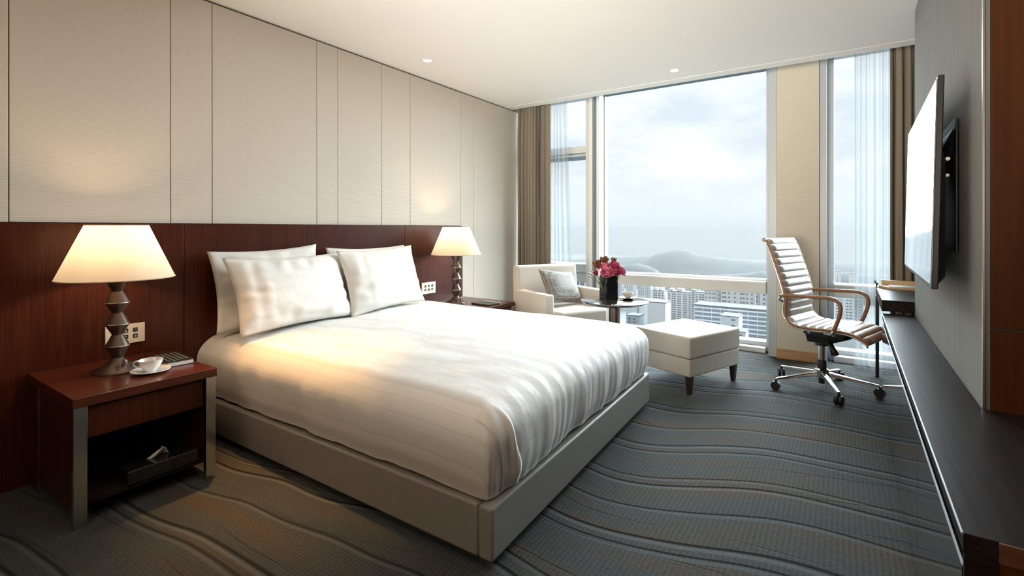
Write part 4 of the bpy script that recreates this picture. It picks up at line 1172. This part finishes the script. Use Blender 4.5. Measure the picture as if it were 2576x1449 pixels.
block('white apartment tower with small windows, just right of the blank white block', -287, -265, 900, -113, -192, 18, 'white', pent=[(.1, .35, 4), (.5, .75, 4)], cols=c3)
block('white twin-bay apartment tower in the middle of the view', -261, -219, 905, -113, -192, 18, 'white', pent=[(.08, .22, 4), (.4, .6, 5)], cols=c5)
block('narrow grey stair tower beside the twin-bay tower', -217.5, -211, 900, -108, -192, 14, 'pale', cols=[(.3, .7)], pitch=4.0)
block('slim white apartment tower right of the grey stair tower', -210, -193, 897, -110, -192, 18, 'white', cols=[(.08, .25), (.40, .62), (.68, .90)])
block('cream apartment slab behind the long office block, left one', -191, -171, 880, -104, -192, 18, 'cream', cols=[(.08, .20), (.34, .42), (.46, .56), (.66, .74), (.78, .9)], pitch=7.0, wh=2.6)
block('dark grey lift tower between the two cream slabs', -169.5, -165.5, 878, -98, -192, 10, 'grey', cols=[(.25, .75)], pitch=7.0, wh=2.6)
block('wide cream apartment slab behind the long office block', -164, -113, 878, -101, -192, 18, 'cream', cols=[(.04, .10), (.11, .17), (.23, .28), (.40, .45), (.58, .64), (.66, .72), (.76, .81), (.9, .95)], pitch=7.0, wh=2.6)
block('dark grey lift tower next to the right window frame', -111.5, -106.5, 876, -97, -192, 10, 'grey', cols=[(.25, .75)], pitch=7.0, wh=2.6)
block('cream apartment slab cut off by the right window frame', -105, -60, 876, -100, -192, 18, 'cream', cols=[(.10, .18), (.24, .32), (.5, .6)], pitch=7.0, wh=2.6)

of = thing('office_building', 'long low office block with grey ribbon windows and white floor bands', 'building', (-137, 800, -192), 0)
MB().box(-51, 0.6, 0, 51, 40, 74.5).build('wall', B['blue'], of, smooth=0)
MB().box(-52.5, -1, 73.5, 52.5, 41, 75.5).build('parapet', B['roof'], of, smooth=0)
for k in range(11):
    z = 71.0 - k * 6.5
    if z < 2: break
    MB().box(-51.5, -0.9, z - 1.1, 51.5, 40.5, z + 1.1).build('floor_band', B['white'], of, smooth=0)
for k in range(9):
    x = -51 + k * 12.75
    MB().box(x - .5, -0.2, 0, x + .5, 0.8, 73).build('mullion', B['pale'], of, smooth=0)
block('blank white block in front of the apartment towers', -213, -189, 650, -97, -192, 24, 'white', group=None, name='office_building')
block('pale low block with two dark pipes, seen under the round table', -262, -215, 700, -103, -192, 20, 'pale', group=None, cols=[(.38, .41), (.70, .73)], pitch=200, wh=80, rowtop=0.5, rows=1)
block('small grey rooftop block low beside the table column', -238, -221, 640, -116, -192, 20, 'grey', group=None, cols=[(.1, .3), (.5, .7)], rows=2)
block('pale concrete annex in front of the office block', -136, -113, 730, -120, -192, 30, 'pale', group=None, cols=[(.6, .8)], rows=6, pitch=8)
block('small pale annex low in front of the office block', -120, -100, 700, -134, -192, 25, 'pale', group=None, cols=[(.2, .4), (.6, .8)], rows=4, pitch=6)
# farther row, its own members
ORD = ['first', 'second', 'third', 'fourth', 'fifth', 'sixth', 'seventh', 'eighth', 'ninth', 'tenth', 'eleventh', 'twelfth', 'thirteenth']
far = [(-530, -500, 'pale', -140), (-495, -470, 'white', -144), (-466, -441, 'pale', -141), (-437, -419, 'white', -146), (-412, -392, 'white', -147), (-385, -362, 'cream', -143), (-356, -334, 'white', -146), (-328, -300, 'cream', -142), (-292, -262, 'white', -145), (-254, -224, 'pale', -141), (-216, -186, 'white', -143), (-176, -146, 'pale', -139), (-138, -100, 'white', -141)]
for k, (a, b, wmt, zt) in enumerate(far):
    block('%s hazy apartment tower of the far row, %s from its left end' % (wmt, ORD[k]), a, b, 1300 + (k % 3) * 14, zt, -215, 18, wmt, 'red' if k in (5, 7, 9) else 'roof', cols=[(.12, .25), (.38, .5), (.62, .74)], pitch=4.5, group='far row of apartment towers', rows=9)
block('white office slab seen through the left window above the armchair', -500, -455, 1000, -111, -205, 20, 'white', cols=[(.10, .33), (.40, .60), (.70, .93)], pitch=40, wh=30, rowtop=4, rows=2, group=None)
block('grey apartment tower seen through the right window behind the chair', -7, 34, 1000, -105, -205, 20, 'pale', cols=[(.08, .2), (.24, .3), (.42, .5), (.54, .62), (.72, .8), (.84, .9)], pitch=5.0, group=None)
block('white twin tower far right, left one of the pair', -13, -6, 1500, -108, -230, 12, 'white', group=None)
block('white twin tower far right, right one of the pair', -3, 3, 1500, -107, -230, 12, 'white', group=None)
block('white tower far right, farther along the ridge', 20, 38, 1500, -110, -230, 12, 'white', group=None)
# low houses with red roofs at the foot of the towers
for k, (x, y, wd, zt, rf) in enumerate([(-252, 800, 12, -150, 'red'), (-238, 760, 14, -158, 'red'), (-224, 770, 12, -160, 'roof'), (-210, 815, 12, -156, 'roof'), (-206, 775, 12, -166, 'red'), (-190, 770, 12, -170, 'roof')]):
    t = thing('house', 'low %s-roofed house below the white towers, %s from the left' % ('red' if rf == 'red' else 'grey', ORD[k]), 'house', (x, y, -192), 0, 'low houses with %s roofs' % ('red' if rf == 'red' else 'grey'))
    h = zt + 192
    MB().box(-wd/2, 0, 0, wd/2, 10, h).build('wall', B['cream'], t, smooth=0)
    MB().add([(-wd/2-.6, -.6, h), (wd/2+.6, -.6, h), (wd/2+.6, 10.6, h), (-wd/2-.6, 10.6, h), (-wd/2-.6, 5, h+4), (wd/2+.6, 5, h+4)], [(0,1,5,4), (2,3,4,5), (0,4,3), (1,2,5), (0,3,2,1)]).build('roof', B[rf], t, smooth=0)

def lerp_tab(tab, x):
    if x <= tab[0][0]: return tab[0][1]
    for (a, za), (b, zb) in zip(tab[:-1], tab[1:]):
        if x <= b:
            f = (x - a) / (b - a); f = f * f * (3 - 2 * f)
            return za + (zb - za) * f
    return tab[-1][1]
def ground_z(x, y): return -192 - 130 * min(1, max(0, (y - 900) / 1800))
structure(MB().grid(lambda u, v: (-4500 + 7500 * u, 40 + 5600 * v, ground_z(0, 40 + 5600 * v)), 20, 40).build('ground', B['ground'], smooth=180, fix=False))
ridge1 = [(-4000, -300), (-2200, -285), (-1783, -262), (-1560, -236), (-1424, -230), (-1290, -222), (-1190, -182), (-1096, -164), (-1010, -172), (-930, -200), (-854, -211), (-655, -232), (-442, -238), (0, -225), (600, -230), (2500, -280)]
ridge2 = [(-3000, -290), (-1500, -250), (-1150, -215), (-992, -198), (-924, -187), (-870, -196), (-837, -208), (-805, -240), (-760, -246), (-612, -238), (-450, -222), (-286, -200), (0, -190), (500, -200), (2000, -260)]
def hill(tab, yc, wid, amp, fr):
    def fn(u, v):
        x = -4000 + 6000 * u
        y = yc + wid * (2 * v - 1)
        b_ = max(0.0, 1 - (2 * v - 1) ** 2) ** 1.2
        zc = lerp_tab(tab, x) + amp * fbm(x * fr, y * fr, 1.0)
        return (x, y, -330 + (zc + 330) * b_)
    return structure(MB().grid(fn, 420, 16).build('hill', B['hill'], smooth=180, fix=False))
hill(ridge1, 4000, 500, 6, 0.01)
hill(ridge2, 2600, 260, 8, 0.03)

# city haze: a real volume over the town
hm = bpy.data.materials.new('city_haze'); hm.use_nodes = True
hn, hl = hm.node_tree.nodes, hm.node_tree.links
hn.clear()
ho = hn.new('ShaderNodeOutputMaterial')
hv = hn.new('ShaderNodeVolumeScatter'); hab = hn.new('ShaderNodeVolumeAbsorption'); had = hn.new('ShaderNodeAddShader')
hv.inputs['Color'].default_value = (1.0, 0.95, 0.93, 1); hv.inputs['Density'].default_value = 1 / 23000.0; hv.inputs['Anisotropy'].default_value = 0.1
hab.inputs['Color'].default_value = (0.0, 0.0, 0.0, 1); hab.inputs['Density'].default_value = 1 / 6700.0
hl.new(hv.outputs[0], had.inputs[0]); hl.new(hab.outputs[0], had.inputs[1]); hl.new(had.outputs[0], ho.inputs['Volume'])
hz = MB().box(-4400, 60, -340, 2900, 5200, 10).build('haze', hm, smooth=0)
tag(hz, 'thin bluish haze hanging over the town below the window', 'haze', kind='stuff')
